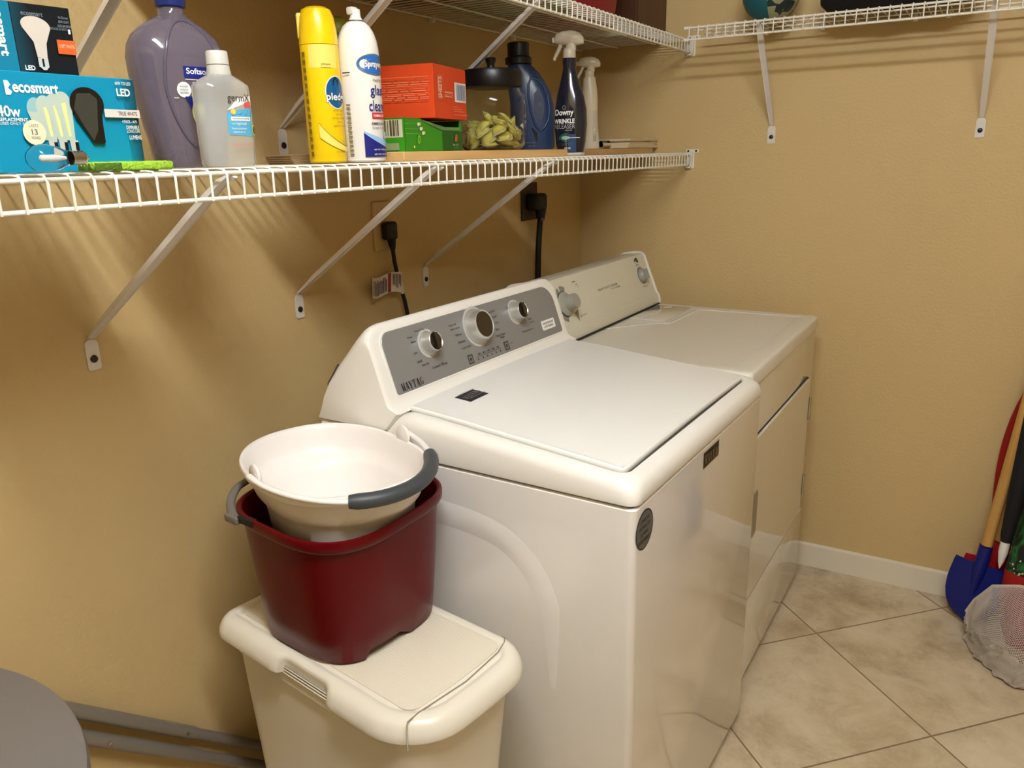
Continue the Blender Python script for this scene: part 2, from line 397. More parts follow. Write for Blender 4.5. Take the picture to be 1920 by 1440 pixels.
# crowned top as a grid
x0, x1, y0, y1 = .236, WD_-.038, .0375, WW-.0375
G = [[(x0+(x1-x0)*a/20, y0+(y1-y0)*b/14) for b in range(15)] for a in range(21)]
gv = []
for a in range(21):
    row = []
    for b in range(15):
        x, y = G[a][b]; bow = .004*(1-((y-WW/2)/(WW/2))**2); row.append(bm.verts.new((x, y, hx(x)+.0047+bow)))
    gv.append(row)
for a in range(20):
    for b in range(14): bm.faces.new((gv[a][b], gv[a+1][b], gv[a+1][b+1], gv[a][b+1]))
lid = obj('lid', bm, W_LID, wm, 50)
bm = NB(); box(bm, (WD_-.036, .045, hx(.67)-.012), (WD_-.0315, WW-.045, hx(.67)-.004), .001); obj('lid_gap_shade', bm, mat('lid_gap_shade_grey', (78, 76, 72)), lid)  # dark strip standing in for the shade in the lid's front gap
def lidf(u, v, off): return (v, u, hx(v)+.0049+.004*(1-((u-WW/2)/(WW/2))**2)+off)
P = Print(lambda u, v, off: lidf(u, -v, off))
P.rect(.116, .175, -.313, -.275, mat('navy_badge', (22, 24, 40), rough=.35)); serif_word(P, 'MAYTAG', .1455, -.294, .046, .013, CHROME); P.rect(.120, .171, -.3085, -.3072, CHROME); P.rect(.120, .171, -.2808, -.2795, CHROME)
P.done('badge', lid, 'dark badge with silver lettering')
# front badge and round sticker
P = Print(flat((WD_, 0, 0), (0, 1, 0), (0, 0, 1)))
P.rect(.306, .393, .813, .846, CHROME); P.rect(.308, .391, .815, .844, BLACK); serif_word(P, 'MAYTAG', .3495, .8295, .070, .018, CHROME)
P.done('badge', cab, 'black badge with chrome frame')
P = Print(flat((WD_, 0, 0), (0, 1, 0), (0, 0, 1)))
P.ell(.038, .809, .034, .034, BLACK); P.ell(.038, .809, .0315, .0315, mat('grey_sticker', (98, 96, 88), rough=.4))
for q, (t, wd) in enumerate((('COMMERCIAL', .036), ('TECHNOLOGY', .046), ('10 YEAR', .03), ('LIMITED WARRANTY', .05))): P.text(t, .038, .826-q*.0115, wd, .006, INK, .02)
P.done('sticker', cab, 'round grey sticker')

# console
bm = NB()
prof = [(.030, .899), (.036, .92), (.046, .945), (.062, .978), (.085, 1.013), (.112, 1.046), (.133, 1.071), (.145, 1.083), (.154, 1.088), (.161, 1.0875), (.1665, 1.083), (.170, 1.075), (.2095, .960), (.213, .951), (.2185, .9445), (.226, .941), (.233, .9385), (.236, .936), (.205, .901)]
pc = (.13, .95)
def sect(y, k, dy=0):
    out = []
    for x, z in prof:
        if z > .95:
            d = (z-.95)*.24*k; z -= d; x += d*.34
        if z > .90: x += (.13-x)*dy
        out.append((x, y, z))
    return out
EN = [(-.002, 1, .10), (-.0015, .85, .05), (.001, .68, .02), (.006, .46, 0), (.013, .27, 0), (.022, .12, 0), (.033, .03, 0), (.045, 0, 0)]
loft(bm, [sect(*q) for q in EN]+[sect(WW-y, k, d) for y, k, d in EN[::-1]])
con = obj('console', bm, W_PLASTIC, wm, 32)
PA, PB = Vector((.2135, 0, .947)), Vector((.173, 0, 1.066)); PT = (PB-PA).normalized()
pan = flat(PA, (0, 1, 0), PT)     # normal = y x t -> +x side
# inset
def plate(name, outline, fn, t, m, parent, bev=.0008, label=None):
    bm = NB(); n = len(outline); cx = sum(p[0] for p in outline)/n; cy = sum(p[1] for p in outline)/n
    def rr(ins, off):
        o = []
        for i, (x, y) in enumerate(outline):
            a = outline[i-1]; b = outline[(i+1) % n]; tx, ty = b[0]-a[0], b[1]-a[1]; l = hypot(tx, ty) or 1
            o.append(fn(x-ty/l*ins, y+tx/l*ins, off))
        return o
    loft(bm, [rr(0, -.002), rr(0, t-bev), rr(bev, t)]); return obj(name, bm, m, parent, 35, label)
plate('panel_rim', rrect(.0255, .6575, .009, .1365, [.012, .012, .046, .028], 7), pan, .0012, W_PLASTIC, con)
cp = plate('control_panel', rrect(.030, .653, .0135, .1325, [.006, .006, .044, .024], 7), pan, .0022, SILVER, con)
KS = mat('satin_knob_metal', (214, 213, 208), rough=.33, metal=.75)
KC = mat('knob_dark_metal', (92, 86, 76), rough=.28, metal=.9)
def knob(cy, cs, r, h, big=False):
    bm = NB(); N = Vector((0, 1, 0)).cross(PT)
    def T(x, y, z): p = pan(cy+x, cs+y, .002+z); return p
    prof = [(r*1.12, 0, 2), (r*1.12, .0012, 2), (r*1.0, .002, 1), (r*.98, .004, 0), (r*.93, h-.003, 0), (r*.90, h-.0008, 0), (r*.86, h, 0), (r*.80, h-.0015, 0), (r*.78, h-.002, 1), (.001, h-.0015, 1)]
    n = 40; rings = []
    for q, z, mi in prof:
        rings.append([T(q*cos(2*pi*k/n), q*sin(2*pi*k/n), z) for k in range(n)])
    vs = loft(bm, rings)
    for f in bm.faces:
        c = f.calc_center_median(); d = (c-T(0, 0, 0)).dot(N); rad = (c-T(0, 0, 0)-N*d).length
        f.material_index = 1 if (d > h-.003 and rad < r*.79) else 0
    if not big:   # grip bar and notch
        g = bmesh.ops.create_cube(bm, size=1)['verts']
        for v in g: v.co = T(v.co.x*r*.42, v.co.y*r*1.5, h+.001+v.co.z*.006)
        for f in {f for v in g for f in v.link_faces}: f.material_index = 1
    g = bmesh.ops.create_cube(bm, size=1)['verts']
    for v in g: v.co = T(v.co.x*.003-r*.93*(.7 if not big else 0), v.co.y*.003-(0 if not big else r*.95), h*.5+v.co.z*h*.8)
    return obj('knob', bm, [KS, KC], con, 30, 'chrome knob with dark face')
knob(.153, .089, .0215, .024); knob(.318, .0905, .0345, .026, True); knob(.476, .094, .0215, .024)
RG = mat('light_ring_print', (186, 186, 182), rough=.4)
LAB = (('Deep', .108, .1095, .014), ('Auto Sensing', .140, .1175, .03), ('Medium', .114, .100, .014), ('Low', .110, .0785, .010), ('Small', .114, .0605, .013), ('Rinse Only', .128, .051, .02), ('Load Size', .168, .0405, .046),
                    ('Normal', .243, .1085, .024), ('Bulky Items', .248, .099, .03), ('Whites', .252, .0855, .021), ('Delicates', .256, .070, .024), ('Drain & Spin', .266, .0555, .032), ('Powerwash', .300, .1385-.0315, .001),
                    ('Heavy Duty', .384, .1105, .030), ('Casual', .390, .0985, .018), ('Jeans', .393, .084, .014), ('Rinse', .389, .070, .014), ('Clean Washer', .394, .0565, .038), ('Soak', .398, .0505, .016),
                    ('Hot', .450, .1085, .010), ('Warm', .505, .1105, .016), ('Cold', .524, .0685, .014), ('Tap Cold', .530, .0595, .02), ('Temperature', .502, .0445, .050))
for k, (cy, cs, r, lo_, hi_) in enumerate(((.153, .089, .029, 0, .235), (.318, .0905, .044, .235, .44), (.476, .094, .029, .44, .7))):
    P = Print(pan, .0024); P.ell(cy, cs, r, r, RG)
    for t, y, s, wd in LAB:
        if wd > .002 and lo_ <= y < hi_: P.text(t, y, s, wd, .0048, INK, .008)
    P.done('dial_marking', con)
    if k == 0: serif_word(P := Print(pan, .0024), 'MAYTAG', .0748, .0250, .060, .0145, BLACK); P.done('logo', con)
P = Print(pan, .0024)
for y in (.268, .405): P.rect(y-.009, y+.009, .019, .0385, INK); P.rect(y-.0065, y+.0065, .0215, .036, GREYP); P.ell(y, .0285, .0035, .0035, INK)
for k in range(6): P.ell(.293+k*.0165, .0232, .0018, .0018, BLACK)
P.rect(.288, .380, .0285, .0292, INK)
for k in range(5): P.rect(.294+k*.0175, .303+k*.0175, .0325, .0345, INK)
P.text('ON', .423, .031, .008, .004, INK)
P.done('printing', con)
P = Print(pan, .0024); P.poly(rrect(.566, .627, .030, .053, .004), WHITE); P.text('WATER EFFICIENT', .5965, .0455, .05, .0048, INK, .02); P.text('AUTO SENSING', .5965, .0375, .042, .0048, INK, .02)
P.done('sticker', con, 'small white sticker')
# hose just behind the console
bm = NB(); tube(bm, [(.022, .06, .80), (.020, .05, .90), (.026, .045, .955), (.03, .07, .985)], .009, 10); obj('drain_hose', bm, mat('grey_hose', (70, 68, 66)), wm)

# ================================================================== DRYER
DW_, DD_ = .735, .70
dr = empty('clothes_dryer', (.142722, .707728, 0), -.018208, 'off-white clothes dryer with a hinged front door, between the washing machine and the far wall', 'dryer')
bm = NB(); o = rrect(0.0, DD_-.004, .005, DW_-.001, [.003, .007, .007, .003], 3); loft(bm, [[(x, y, .034) for x, y in o], [(x, y, .857) for x, y in o]])
dc = obj('cabinet', bm, D_ENAMEL, dr)
bm = NB(); o = lambda i: rrect(.004+i, DD_-.012-i, .008+i, DW_-.008-i, .006, 3); loft(bm, [[(x, y, .856) for x, y in o(0)], [(x, y, .8605) for x, y in o(0)]]); obj('seam', bm, DARK, dr)
for x in (.06, .64):
    for y in (.05, DW_-.05): bm = NB(); lathe(bm, [(.017, .0005), (.02, .004), (.02, .02), (.01, .038)], 14, (x, y)); obj('levelling_foot', bm, RUBBER, dr)
bm = NB()
def dring(ins, z, r): return [(x, y, z) for x, y in rrect(-.001+ins, DD_+.001-ins, .004+ins, DW_+.0-ins, [.004, r, r, .004], 5, 1)]
loft(bm, [dring(.004, .8595, .012), dring(.0, .862, .013), dring(0, .889, .014), dring(.002, .8945, .016), dring(.006, .8970, .017), dring(.012, .8976, .016), dring(.045, .8974, .02), dring(.050, .8962, .02), dring(.055, .8955, .018)])
top = obj('top_panel', bm, mat('dryer_top_enamel', (224, 219, 205), rough=.34, coat=.1), dr, 40)
def bead(pts, wd, h, z, parent, name='raised_bead'):
    bm = NB(); pts = [Vector((x, y, z)) for x, y in pts]; tube(bm, pts, wd, 8, flat=1)
    for v in bm.verts: v.co.z = z+(v.co.z-z)*h
    return obj(name, bm, D_ENAMEL, parent, 60)
bead([(.205, .30), (.300, .435), (.335, .44), (.34, .45), (.345, .665), (.36, .685), (.62, .695), (.655, .69)], .0055, .45, .8962, top)
bm = NB(); box(bm, (.205, .46, .8955), (.318, .695, .8990), .0015, 2); scr = obj('lint_screen_cover', bm, D_ENAMEL, top)
P = Print(lambda u, v, off: (-v, u, .8990+off)); P.poly([(.665, -.235), (.690, -.258), (.665, -.258)], W_PLASTIC); P.poly([(.645, -.240), (.668, -.240), (.668, -.268)], WHITE); P.done('arrow_mark', scr)
# door, seams, toe
bm = NB()
def dq(y0, y1, z0, z1, x0, x1, r, bev):
    a = rrect(y0, y1, z0, z1, r, 4); b = rrect(y0+bev, y1-bev, z0+bev, z1-bev, [max(q-bev, .001) for q in (r if isinstance(r, list) else [r]*4)], 4)
    loft(bm, [[(x0, y, z) for y, z in a], [(x1-bev, y, z) for y, z in a], [(x1, y, z) for y, z in b]])
dq(.056, .682, .277, .7245, DD_-.006, DD_-.0028, .022, .001); obj('door_gap', bm, DARK, dc)
bm = NB(); dq(.060, .678, .281, .7195, DD_-.004, DD_+.0025, .02, .002); door = obj('door', bm, D_ENAMEL, dr)
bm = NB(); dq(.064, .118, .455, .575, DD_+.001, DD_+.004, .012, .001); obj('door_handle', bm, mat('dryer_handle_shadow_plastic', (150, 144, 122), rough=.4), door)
for z in (.363, .615):
    bm = NB(); tube(bm, [(DD_+.003, .694, z-.036), (DD_+.003, .694, z+.036)], .0042, 10); box(bm, (DD_-.003, .684, z-.034), (DD_-.0005, .706, z+.034), .001); obj('hinge', bm, CHROME, door, label='metal hinge')
bm = NB(); box(bm, (DD_-.0045, .004, .2705), (DD_-.0032, DW_-.06, .2745)); obj('toe_seam', bm, DARK, dc)
bm = NB(); box(bm, (DD_-.006, .004, .036), (DD_-.001, DW_-.010, .2700), .002); obj('toe_panel', bm, D_ENAMEL, dr)
# console
bm = NB()
dp = [(.030, .899), (.052, 1.040), (.058, 1.050), (.068, 1.0555), (.125, 1.0605), (.132, 1.059), (.137, 1.054), (.1845, .932), (.1895, .931), (.196, .912), (.196, .9005)]
loft(bm, [[(x, y, z) for x, z in dp] for y in (.006, DW_-.006)])
dcon = obj('console', bm, D_PLASTIC, dr, 25)
ep = [(.028, .8985), (.049, 1.043), (.056, 1.053), (.067, 1.0595), (.1, 1.066), (.122, 1.0665), (.133, 1.062), (.141, 1.055), (.189, .934), (.194, .931), (.200, .912), (.200, .8995)]
bm = NB(); loft(bm, [[(x, y, z) for x, z in ep] for y in (DW_-.007, DW_-.001)]); obj('end_cap', bm, W_PLASTIC, dcon)
bm = NB(); loft(bm, [[(x, y, z) for x, z in ep] for y in (.003, .006)]); obj('end_cap', bm, W_PLASTIC, dcon)
bm = NB(); box(bm, (.19, .004, .8980), (.2015, DW_-.012, .9010)); obj('shadow_gap', bm, DARK, dcon)
DA, DB = Vector((.1845, 0, .932)), Vector((.137, 0, 1.054)); dpan = flat(DA, (0, 1, 0), DB-DA)
bm = NB(); tube(bm, [dpan(.02, -.001, .0), dpan(DW_-.012, -.001, 0)], .0009, 6); obj('groove', bm, GREYP, dcon)
G1 = mat('grey_knob_plastic', (158, 156, 144), rough=.35); G2 = mat('grey_print_arc', (138, 136, 124), rough=.5)
def dknob(cy, cs, R0, R1, h, pointer=True):
    bm = NB(); n = 36
    pr = [(R0, .0005), (R0, .004), (R0*.96, .006), (R1*1.25, .008), (R1, .012), (R1*.92, h-.003), (R1*.88, h), (.001, h)]
    loft(bm, [[dpan(cy+r*cos(2*pi*k/n), cs+r*sin(2*pi*k/n), z) for k in range(n)] for r, z in pr])
    k = obj('knob', bm, G1, dcon, 35, 'grey dial')
    bm = NB(); loft(bm, [[dpan(cy+r*cos(2*pi*k/n), cs+r*sin(2*pi*k/n), z) for k in range(n)] for r, z in ((R0*1.05, -.001), (R0*1.05, .0015), (R0*.98, .0016))]); obj('knob_ring', bm, BLACK, dcon)
dknob(.128, .066, .034, .022, .038)
bm = NB(); n = 30; loft(bm, [[dpan(.662+r*cos(2*pi*k/n), .070+r*sin(2*pi*k/n), z) for k in range(n)] for r, z in ((.023, .0003), (.022, .008), (.017, .016), (.001, .017))])
g = bmesh.ops.create_cube(bm, size=1)['verts']
for v in g: v.co = dpan(.662+v.co.x*.011, .070+v.co.y*.032, .018+v.co.z*.010)
obj('knob', bm, G1, dcon, 35, 'small grey dial with grip bar')
P = Print(dpan)
def arc(P, cy, cs, r0, r1, a0, a1, m, n=10):
    P.grid(lambda a, b: (cy+(r0+(r1-r0)*b)*cos(radians(a0+(a1-a0)*a)), cs+(r0+(r1-r0)*b)*sin(radians(a0+(a1-a0)*a))), n, 1, m)
arc(P, .128, .066, .036, .049, 105, 185, G2); arc(P, .128, .066, .036, .049, 200, 262, G2); arc(P, .128, .066, .036, .050, 60, 95, G2); P.poly([(.165, .035), (.175, .008), (.185, .042)], G2)
for t, y, s, wd in (('Timed Dry', .058, .118, .03), ('60', .052, .108, .008), ('45', .066, .1035, .008), ('30', .050, .098, .008), ('Normal', .212, .117, .020), ('Less', .222, .108, .010), ('Dry', .228, .100, .008), ('Cycle Control', .205, .0205, .040)):
    P.text(t, y, s, wd, .0045, GREYP, .01)
P.done('dial_marking', dcon)
P = Print(dpan); P.ell(.662, .070, .029, .029, G2); P.text('Push To Start', .665, .0335, .034, .0045, GREYP, .01); P.done('dial_marking', dcon)
P = Print(dpan)
P.text('HEAVY DUTY DRYER', .405, .0715, .135, .0065, GREYP, .01); P.text('4 CYCLES', .452, .0620, .06, .0045, GREYP, .005); P.done('lettering', dcon); P = Print(dpan)
for y, s, a in ((.645, .122, .005), (.655, .126, .006)): P.ell(y, s, a*.8, a, BLACK)
P.text('e', .662, .121, .014, .016, BLACK, .03); P.text('ESTATE', .655, .106, .022, .005, GREYP, .01)
P.done('logo', dcon)

# ================================================================== WIRE SHELVES
PITCH_W = .02596
def shelf(name, label, axis, front, depth, zt, lip, a0, a1, phase, braces, zfoot, wallpos, endcap):
    """axis 'y': runs along y on the left wall; 'x': runs along x on the far wall"""
    e = empty(name, (0, 0, 0), 0, label, 'shelf')
    if axis == 'y': pt = lambda a, d, z: (d, a, z)
    else: pt = lambda a, d, z: (a, D-d, z)
    k0 = math.ceil((a0-phase)/PITCH_W); ws = []
    a = phase+k0*PITCH_W
    while a < a1-.002: ws.append(a); a += PITCH_W
    bm = NB()
    for a in ws:
        tube(bm, [pt(a, .006, zt+.0042), pt(a, depth-.012, zt+.0042), pt(a, depth-.001, zt+.0032), pt(a, depth+.0045, zt-.003), pt(a, depth+.0042, zt-lip*.5), pt(a, depth+.0040, zt-lip-.002)], .0017, 6)
    obj('wire_deck', bm, WIRE, e, 60)
    for nm, d, z, r in (('front_rod', depth-.001, zt-.001, .0030), ('front_rod', depth, zt-lip, .0030), ('back_rod', .010, zt+.001, .0026), ('support_rod', depth*.36, zt+.0005, .0024), ('support_rod', depth*.70, zt+.0005, .0024)):
        bm = NB(); tube(bm, [pt(a0, d, z), pt(a1, d, z)], r, 10); obj(nm, bm, WIRE, e)
        if axis == 'x' and nm == 'front_rod':
            bm = NB(); tube(bm, [pt(a0-.006, d, z), pt(a0+.006, d, z)], .0048, 10); obj('rod_cap', bm, WIRE, e)
    for a in braces:
        bm = NB(); F0 = Vector(pt(a, depth-.010, zt-.006)); F1 = Vector(pt(a, .004, zfoot+.030)); al = Vector(pt(1, 0, 0))-Vector(pt(0, 0, 0))
        if axis == 'x': al = Vector((1, 0, 0))
        else: al = Vector((0, 1, 0))
        t = (F1-F0).normalized(); nn = t.cross(al).normalized()
        if nn.z > 0: nn = -nn
        rings = []
        for s_, hw, dp in ((0, .0055, .003), (.04, .0085, .008), (.2, .009, .010), (.85, .008, .009), (1, .006, .004)):
            c = F0.lerp(F1, s_); rings.append([c-al*hw, c-al*hw*.8-nn*dp, c+al*hw*.8-nn*dp, c+al*hw, c+al*hw*.75-nn*.0015, c-al*hw*.75-nn*.0015][::-1])
        loft(bm, rings)
        # hook at the front rod
        h0 = Vector(pt(a, depth-.010, zt-.006)); tube(bm, [h0, Vector(pt(a, depth-.004, zt-.007)), Vector(pt(a, depth-.001, zt-.0045))], .0045, 8)
        b = obj('brace', bm, BRACE, e, 30)
        bm = NB(); o = rrect(-.0115, .0115, -.022, .030, [.004, .004, .010, .010], 5); 
        q = [(y, z) for y, z in o]
        loft(bm, [[pt(a+y, .0006, zfoot+z) for y, z in q], [pt(a+y, .0026, zfoot+z) for y, z in q]]); obj('wall_plate', bm, BRACE, b, 30)
        bm = NB(); n = 14
        loft(bm, [[pt(a+r*cos(2*pi*k/n), h, zfoot-.003+r*sin(2*pi*k/n)) for k in range(n)] for r, h in ((.0065, .0024), (.0062, .0045), (.0045, .0058), (.001, .0062))]); obj('screw', bm, mat('dark_screw', (60, 56, 52), rough=.3, metal=.8), b)
    # wall clips along the back
    for a in endcap.get('clips', []):
        bm = NB(); box(bm, tuple(min(p, q) for p, q in zip(pt(a-.006, .001, zt-.010), pt(a+.006, .015, zt+.008))), tuple(max(p, q) for p, q in zip(pt(a-.006, .001, zt-.010), pt(a+.006, .015, zt+.008))), .002); obj('wall_clip', bm, WIRE, e)
    if endcap.get('end'):
        aE = D-.0008
        bm = NB(); o = [(depth-.012, zt+.006), (depth-.012, zt-lip-.002), (depth-.005, zt-lip-.010), (depth+.006, zt-lip-.010), (depth+.012, zt-lip-.003), (depth+.013, zt+.006), (depth+.009, zt+.006), (depth+.008, zt-lip-.002), (depth+.004, zt-lip-.0055), (depth-.003, zt-lip-.0055), (depth-.008, zt-lip), (depth-.008, zt+.006)]
        loft(bm, [[(x, y, z) for x, z in o] for y in (aE-.016, aE)])
        box(bm, (depth-.014, aE-.003, zt-lip-.012), (depth+.016, aE-.0002, zt+.004)); box(bm, (depth-.012, aE-.003, zt+.004), (depth+.030, aE-.0002, zt+.016), .001)
        ec = obj('end_bracket', bm, WIRE, e, 0)
        bm = NB()
        for x in (depth-.004, depth+.022): tube(bm, [(x, aE-.003, zt+.010), (x, aE-.0055, zt+.010)], .0032, 10)
        obj('screw', bm, mat('dark_screw', (60, 56, 52)), ec)
    return e
lower = shelf('lower_wire_shelf', 'lower white wire shelf on the left wall, crowded with bottles and boxes', 'y', 0, .39475, 1.370, .0327, -.95, 1.555, -.57609, (-.3002, .1704, .6257), 1.0770, 0, {'end': True, 'clips': (-.5, -.1, .3, .7, 1.1)})
upper = shelf('upper_wire_shelf', 'upper white wire shelf on the left wall, seen from below', 'y', 0, .38497, 1.7116, .0327, -.75, 1.555, -.56, (-.3102, .1704, .6057), 1.4150, 0, {'end': True, 'clips': (-.1, .3, .7, 1.1)})
far = shelf('far_wire_shelf', 'white wire shelf on the far wall, at the top right', 'x', 0, .24265, 1.7177, .0327, .4505, 2.30, .46045, (.6515, 1.2092), 1.4189, 0, {'clips': (.62, .78, 1.02, 1.1, 1.5)})
ZS = 1.370+.0060     # top of the lower shelf wires
ZU = 1.7116+.0060
ZF = 1.7177+.0060

# ================================================================== BIN AND BUCKETS
RB = atan2(-.156, .988)
bin_ = empty('storage_bin', (.176, -.259, 0), RB, 'cream plastic lidded bin beside the washing machine, red bucket on its lid', 'bin')
bm = NB()
def br(x0, x1, y0, y1, z, r): return [(x, y, z) for x, y in rrect(x0, x1, y0, y1, r, 7)]
loft(bm, [br(.03, .39, .045, .235, .001, .03), br(.02, .40, .04, .24, .004, .035), br(-.018, .460, .018, .268, .545, .055), br(-.022, .466, .012, .274, .548, .06), br(-.022, .466, .012, .274, .572, .06)])
obj('body', bm, CREAM, bin_, 40)
ZB_ = .6045
bm = NB()
LO = dict(x0=-.040, x1=.487, y0=-.004, y1=.284)
def lo(ins, z, notch=0, rr=.070):
    out = []
    for x, y in rrect(LO['x0']+ins, LO['x1']-ins, LO['y0']+ins, LO['y1']-ins, [max(.045-ins, .01), max(rr+.025-ins, .02), max(rr-ins, .02), max(.045-ins, .01)], 8, 40):
        bowx = .010*(1-((y-.143)/.147)**2) if x > .4 else 0
        k = 0
        if y < .05 and .14 < x < .31: k = max(0, min(1, (x-.155)/.018, (.295-x)/.018)); k = k*k*(3-2*k)
        out.append((x+bowx, y+notch*k, z))
    return out
loft(bm, [lo(.016, .571, .006), lo(.004, .5705, .014), lo(.001, .5715, .016), lo(.0005, .576, .017), lo(.002, .584, .016), lo(.007, .594, .010), lo(.013, .6005, .004), lo(.021, .6040), lo(.028, ZB_), lo(.034, .6040), lo(.036, .6022), lo(.040, .6022), lo(.0415, .6036)], (True, True))
LIDM = bpy.data.materials.new('textured_lid_plastic'); LIDM.use_nodes = True; nt = LIDM.node_tree; b = nt.nodes['Principled BSDF']
b.inputs['Base Color'].default_value = lin((218, 208, 186)); b.inputs['Roughness'].default_value = .38
tc = nt.nodes.new('ShaderNodeTexCoord'); wv = nt.nodes.new('ShaderNodeTexWave'); wv.inputs['Scale'].default_value = 55; wv.inputs['Distortion'].default_value = 1.2; wv.inputs['Detail Scale'].default_value = 3; wv.bands_direction = 'Y'
n2 = nt.nodes.new('ShaderNodeTexNoise'); n2.inputs['Scale'].default_value = 180; mm = nt.nodes.new('ShaderNodeMath'); mm.operation = 'MULTIPLY'
bp = nt.nodes.new('ShaderNodeBump'); bp.inputs['Strength'].default_value = .35; bp.inputs['Distance'].default_value = .0012
nt.links.new(tc.outputs['Object'], wv.inputs['Vector']); nt.links.new(tc.outputs['Object'], n2.inputs['Vector']); nt.links.new(wv.outputs['Fac'], mm.inputs[0]); nt.links.new(n2.outputs['Fac'], mm.inputs[1]); nt.links.new(mm.outputs[0], bp.inputs['Height']); nt.links.new(bp.outputs[0], b.inputs['Normal'])
bl = obj('lid', bm, CREAM, bin_, 50)
bm = NB()
pts = []
for x, y in rrect(.004, .437, .040, .250, [.012, .02, .02, .012], 6, 6): pts.append((x+(.008*(1-((y-.143)/.12)**2) if x > .38 else 0), y))
loft(bm, [[(x, y, .6030) for x, y in pts], [(x, y, .6050) for x, y in pts], [(x+(.001 if x < .2 else -.001), y+(.001 if y < .14 else -.001), .6054) for x, y in pts]]); obj('textured_panel', bm, LIDM, bl, 40)
bm = NB()   # curved parting groove in front of the panel
g = [(.478, -.002), (.462, .012), (.450, .025), (.448, .05), (.455, .143), (.446, .23), (.436, .258), (.425, .272), (.415, .276)]
gg = []
for i in range(len(g)-1):
    for k in range(5): t = k/5; gg.append((g[i][0]+(g[i+1][0]-g[i][0])*t, g[i][1]+(g[i+1][1]-g[i][1])*t))
def lidz(y, x=0):
    d = min(y-LO['y0'], LO['y1']-y)
    return interp([(0, .585), (.006, .5945), (.013, .6010), (.021, .6045), (.03, .6048)], d)
bm2 = bm; tube(bm, [(x, y, lidz(y)) for x, y in gg], .0011, 6); obj('lid_seam', bm, mat('seam_shadow_plastic', (150, 140, 120)), bl)
bm = NB()
for k in range(3): box(bm, (.165, .0085+.0005*k, .5685+.0055*k), (.285, .0125+.0005*k, .5705+.0055*k), .0006)
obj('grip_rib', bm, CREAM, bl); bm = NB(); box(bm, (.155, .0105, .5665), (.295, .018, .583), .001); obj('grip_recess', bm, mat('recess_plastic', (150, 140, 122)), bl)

RED = mat('dark_red_plastic', (92, 1, 9), rough=.3); RED.node_tree.nodes['Principled BSDF'].inputs['Specular IOR Level'].default_value = .28
WB = mat('white_bucket_plastic', (238, 232, 226), rough=.38, sss=0)
GRIP = mat('charcoal_rubber_grip', (64, 68, 70), rough=.45)
GH = mat('grey_handle_plastic', (112, 106, 98), rough=.4)
rb = empty('bucket', (.372, -.137, ZB_+.0012), radians(-6), 'deep red bucket on the cream bin lid, holding a white bucket', 'bucket')
def se(a, b, z, n=3.2, N=96, cx=0, cy=0, f=None):
    out = []
    for k, (x, y) in enumerate(superell(a, b, n, N, (cx, cy))):
        th = math.degrees(atan2(y, x)); out.append((x, y, z+(f(th) if f else 0)))
    return out
def notch(th):
    d = abs((th+14+180) % 360-180); return .0135*max(0, min(1, (19-d)/3))
dip = lambda th: -.004*cos(radians(th+45))+.003*sin(radians(th*3+40))
HB = .238
bm = NB()
secs = [(.118, .0, 3.4), (.124, .004, 3.4), (.1275, .05, 3.4), (.1345, .12, 3.2), (.1405, .19, 3.1), (.1515, HB-.022, 3.0)]
R_ = [se(.108, .108, .013, 3.4), se(.116, .116, .013, 3.4), se(.118, .118, 0, 3.4, f=notch), se(.1225, .1225, .004, 3.4, f=notch)]
R_ += [se(a, a, z, n) for a, z, n in secs[2:5]] + [se(0.1445, 0.1445, HB-.022, 2.9, f=dip), se(0.1495, 0.1495, HB-.021, 2.9, f=dip), se(0.1525, 0.1525, HB-.016, 2.9, f=dip), se(0.153, 0.153, HB-.006, 2.9, f=dip), se(0.1515, 0.1515, HB-.001, 2.9, f=dip), se(0.1485, 0.1485, HB, 2.9, f=dip), se(0.1445, 0.1445, HB-.003, 2.9, f=dip), se(0.142, 0.142, HB-.02, 2.9, f=dip),
       se(.138, .138, .19, 3.1), se(.132, .132, .12, 3.2), se(.124, .124, .05, 3.4), se(.114, .114, .018, 3.4)]
loft(bm, R_); obj('body', bm, RED, rb, 45)
# grey folded handle at the left shoulder
bm = NB(); hp = []
for k in range(15):
    th = radians(-157+k*2.9); c, s_ = cos(th), sin(th); q = .158/((abs(c)**3+abs(s_)**3)**(1/3)); hp.append((c*q, s_*q, HB+.012-.0022*max(0, k-4)))
tube(bm, hp, [.005]+[.0075]*13+[.005], 10, flat=.75); box(bm, (hp[-2][0]-.016, hp[-2][1]-.009, hp[-2][2]-.008), (hp[-2][0]+.016, hp[-2][1]+.004, hp[-2][2]+.006), .003)
obj('handle', bm, GH, rb, 50, 'grey folded handle')
bm = NB(); a = hp[-1]; box(bm, (a[0]+.004, a[1]-.002, a[2]-.002), (a[0]+.042, a[1]+.010, a[2]+.010), .002); obj('handle_mount', bm, DARK, rb)

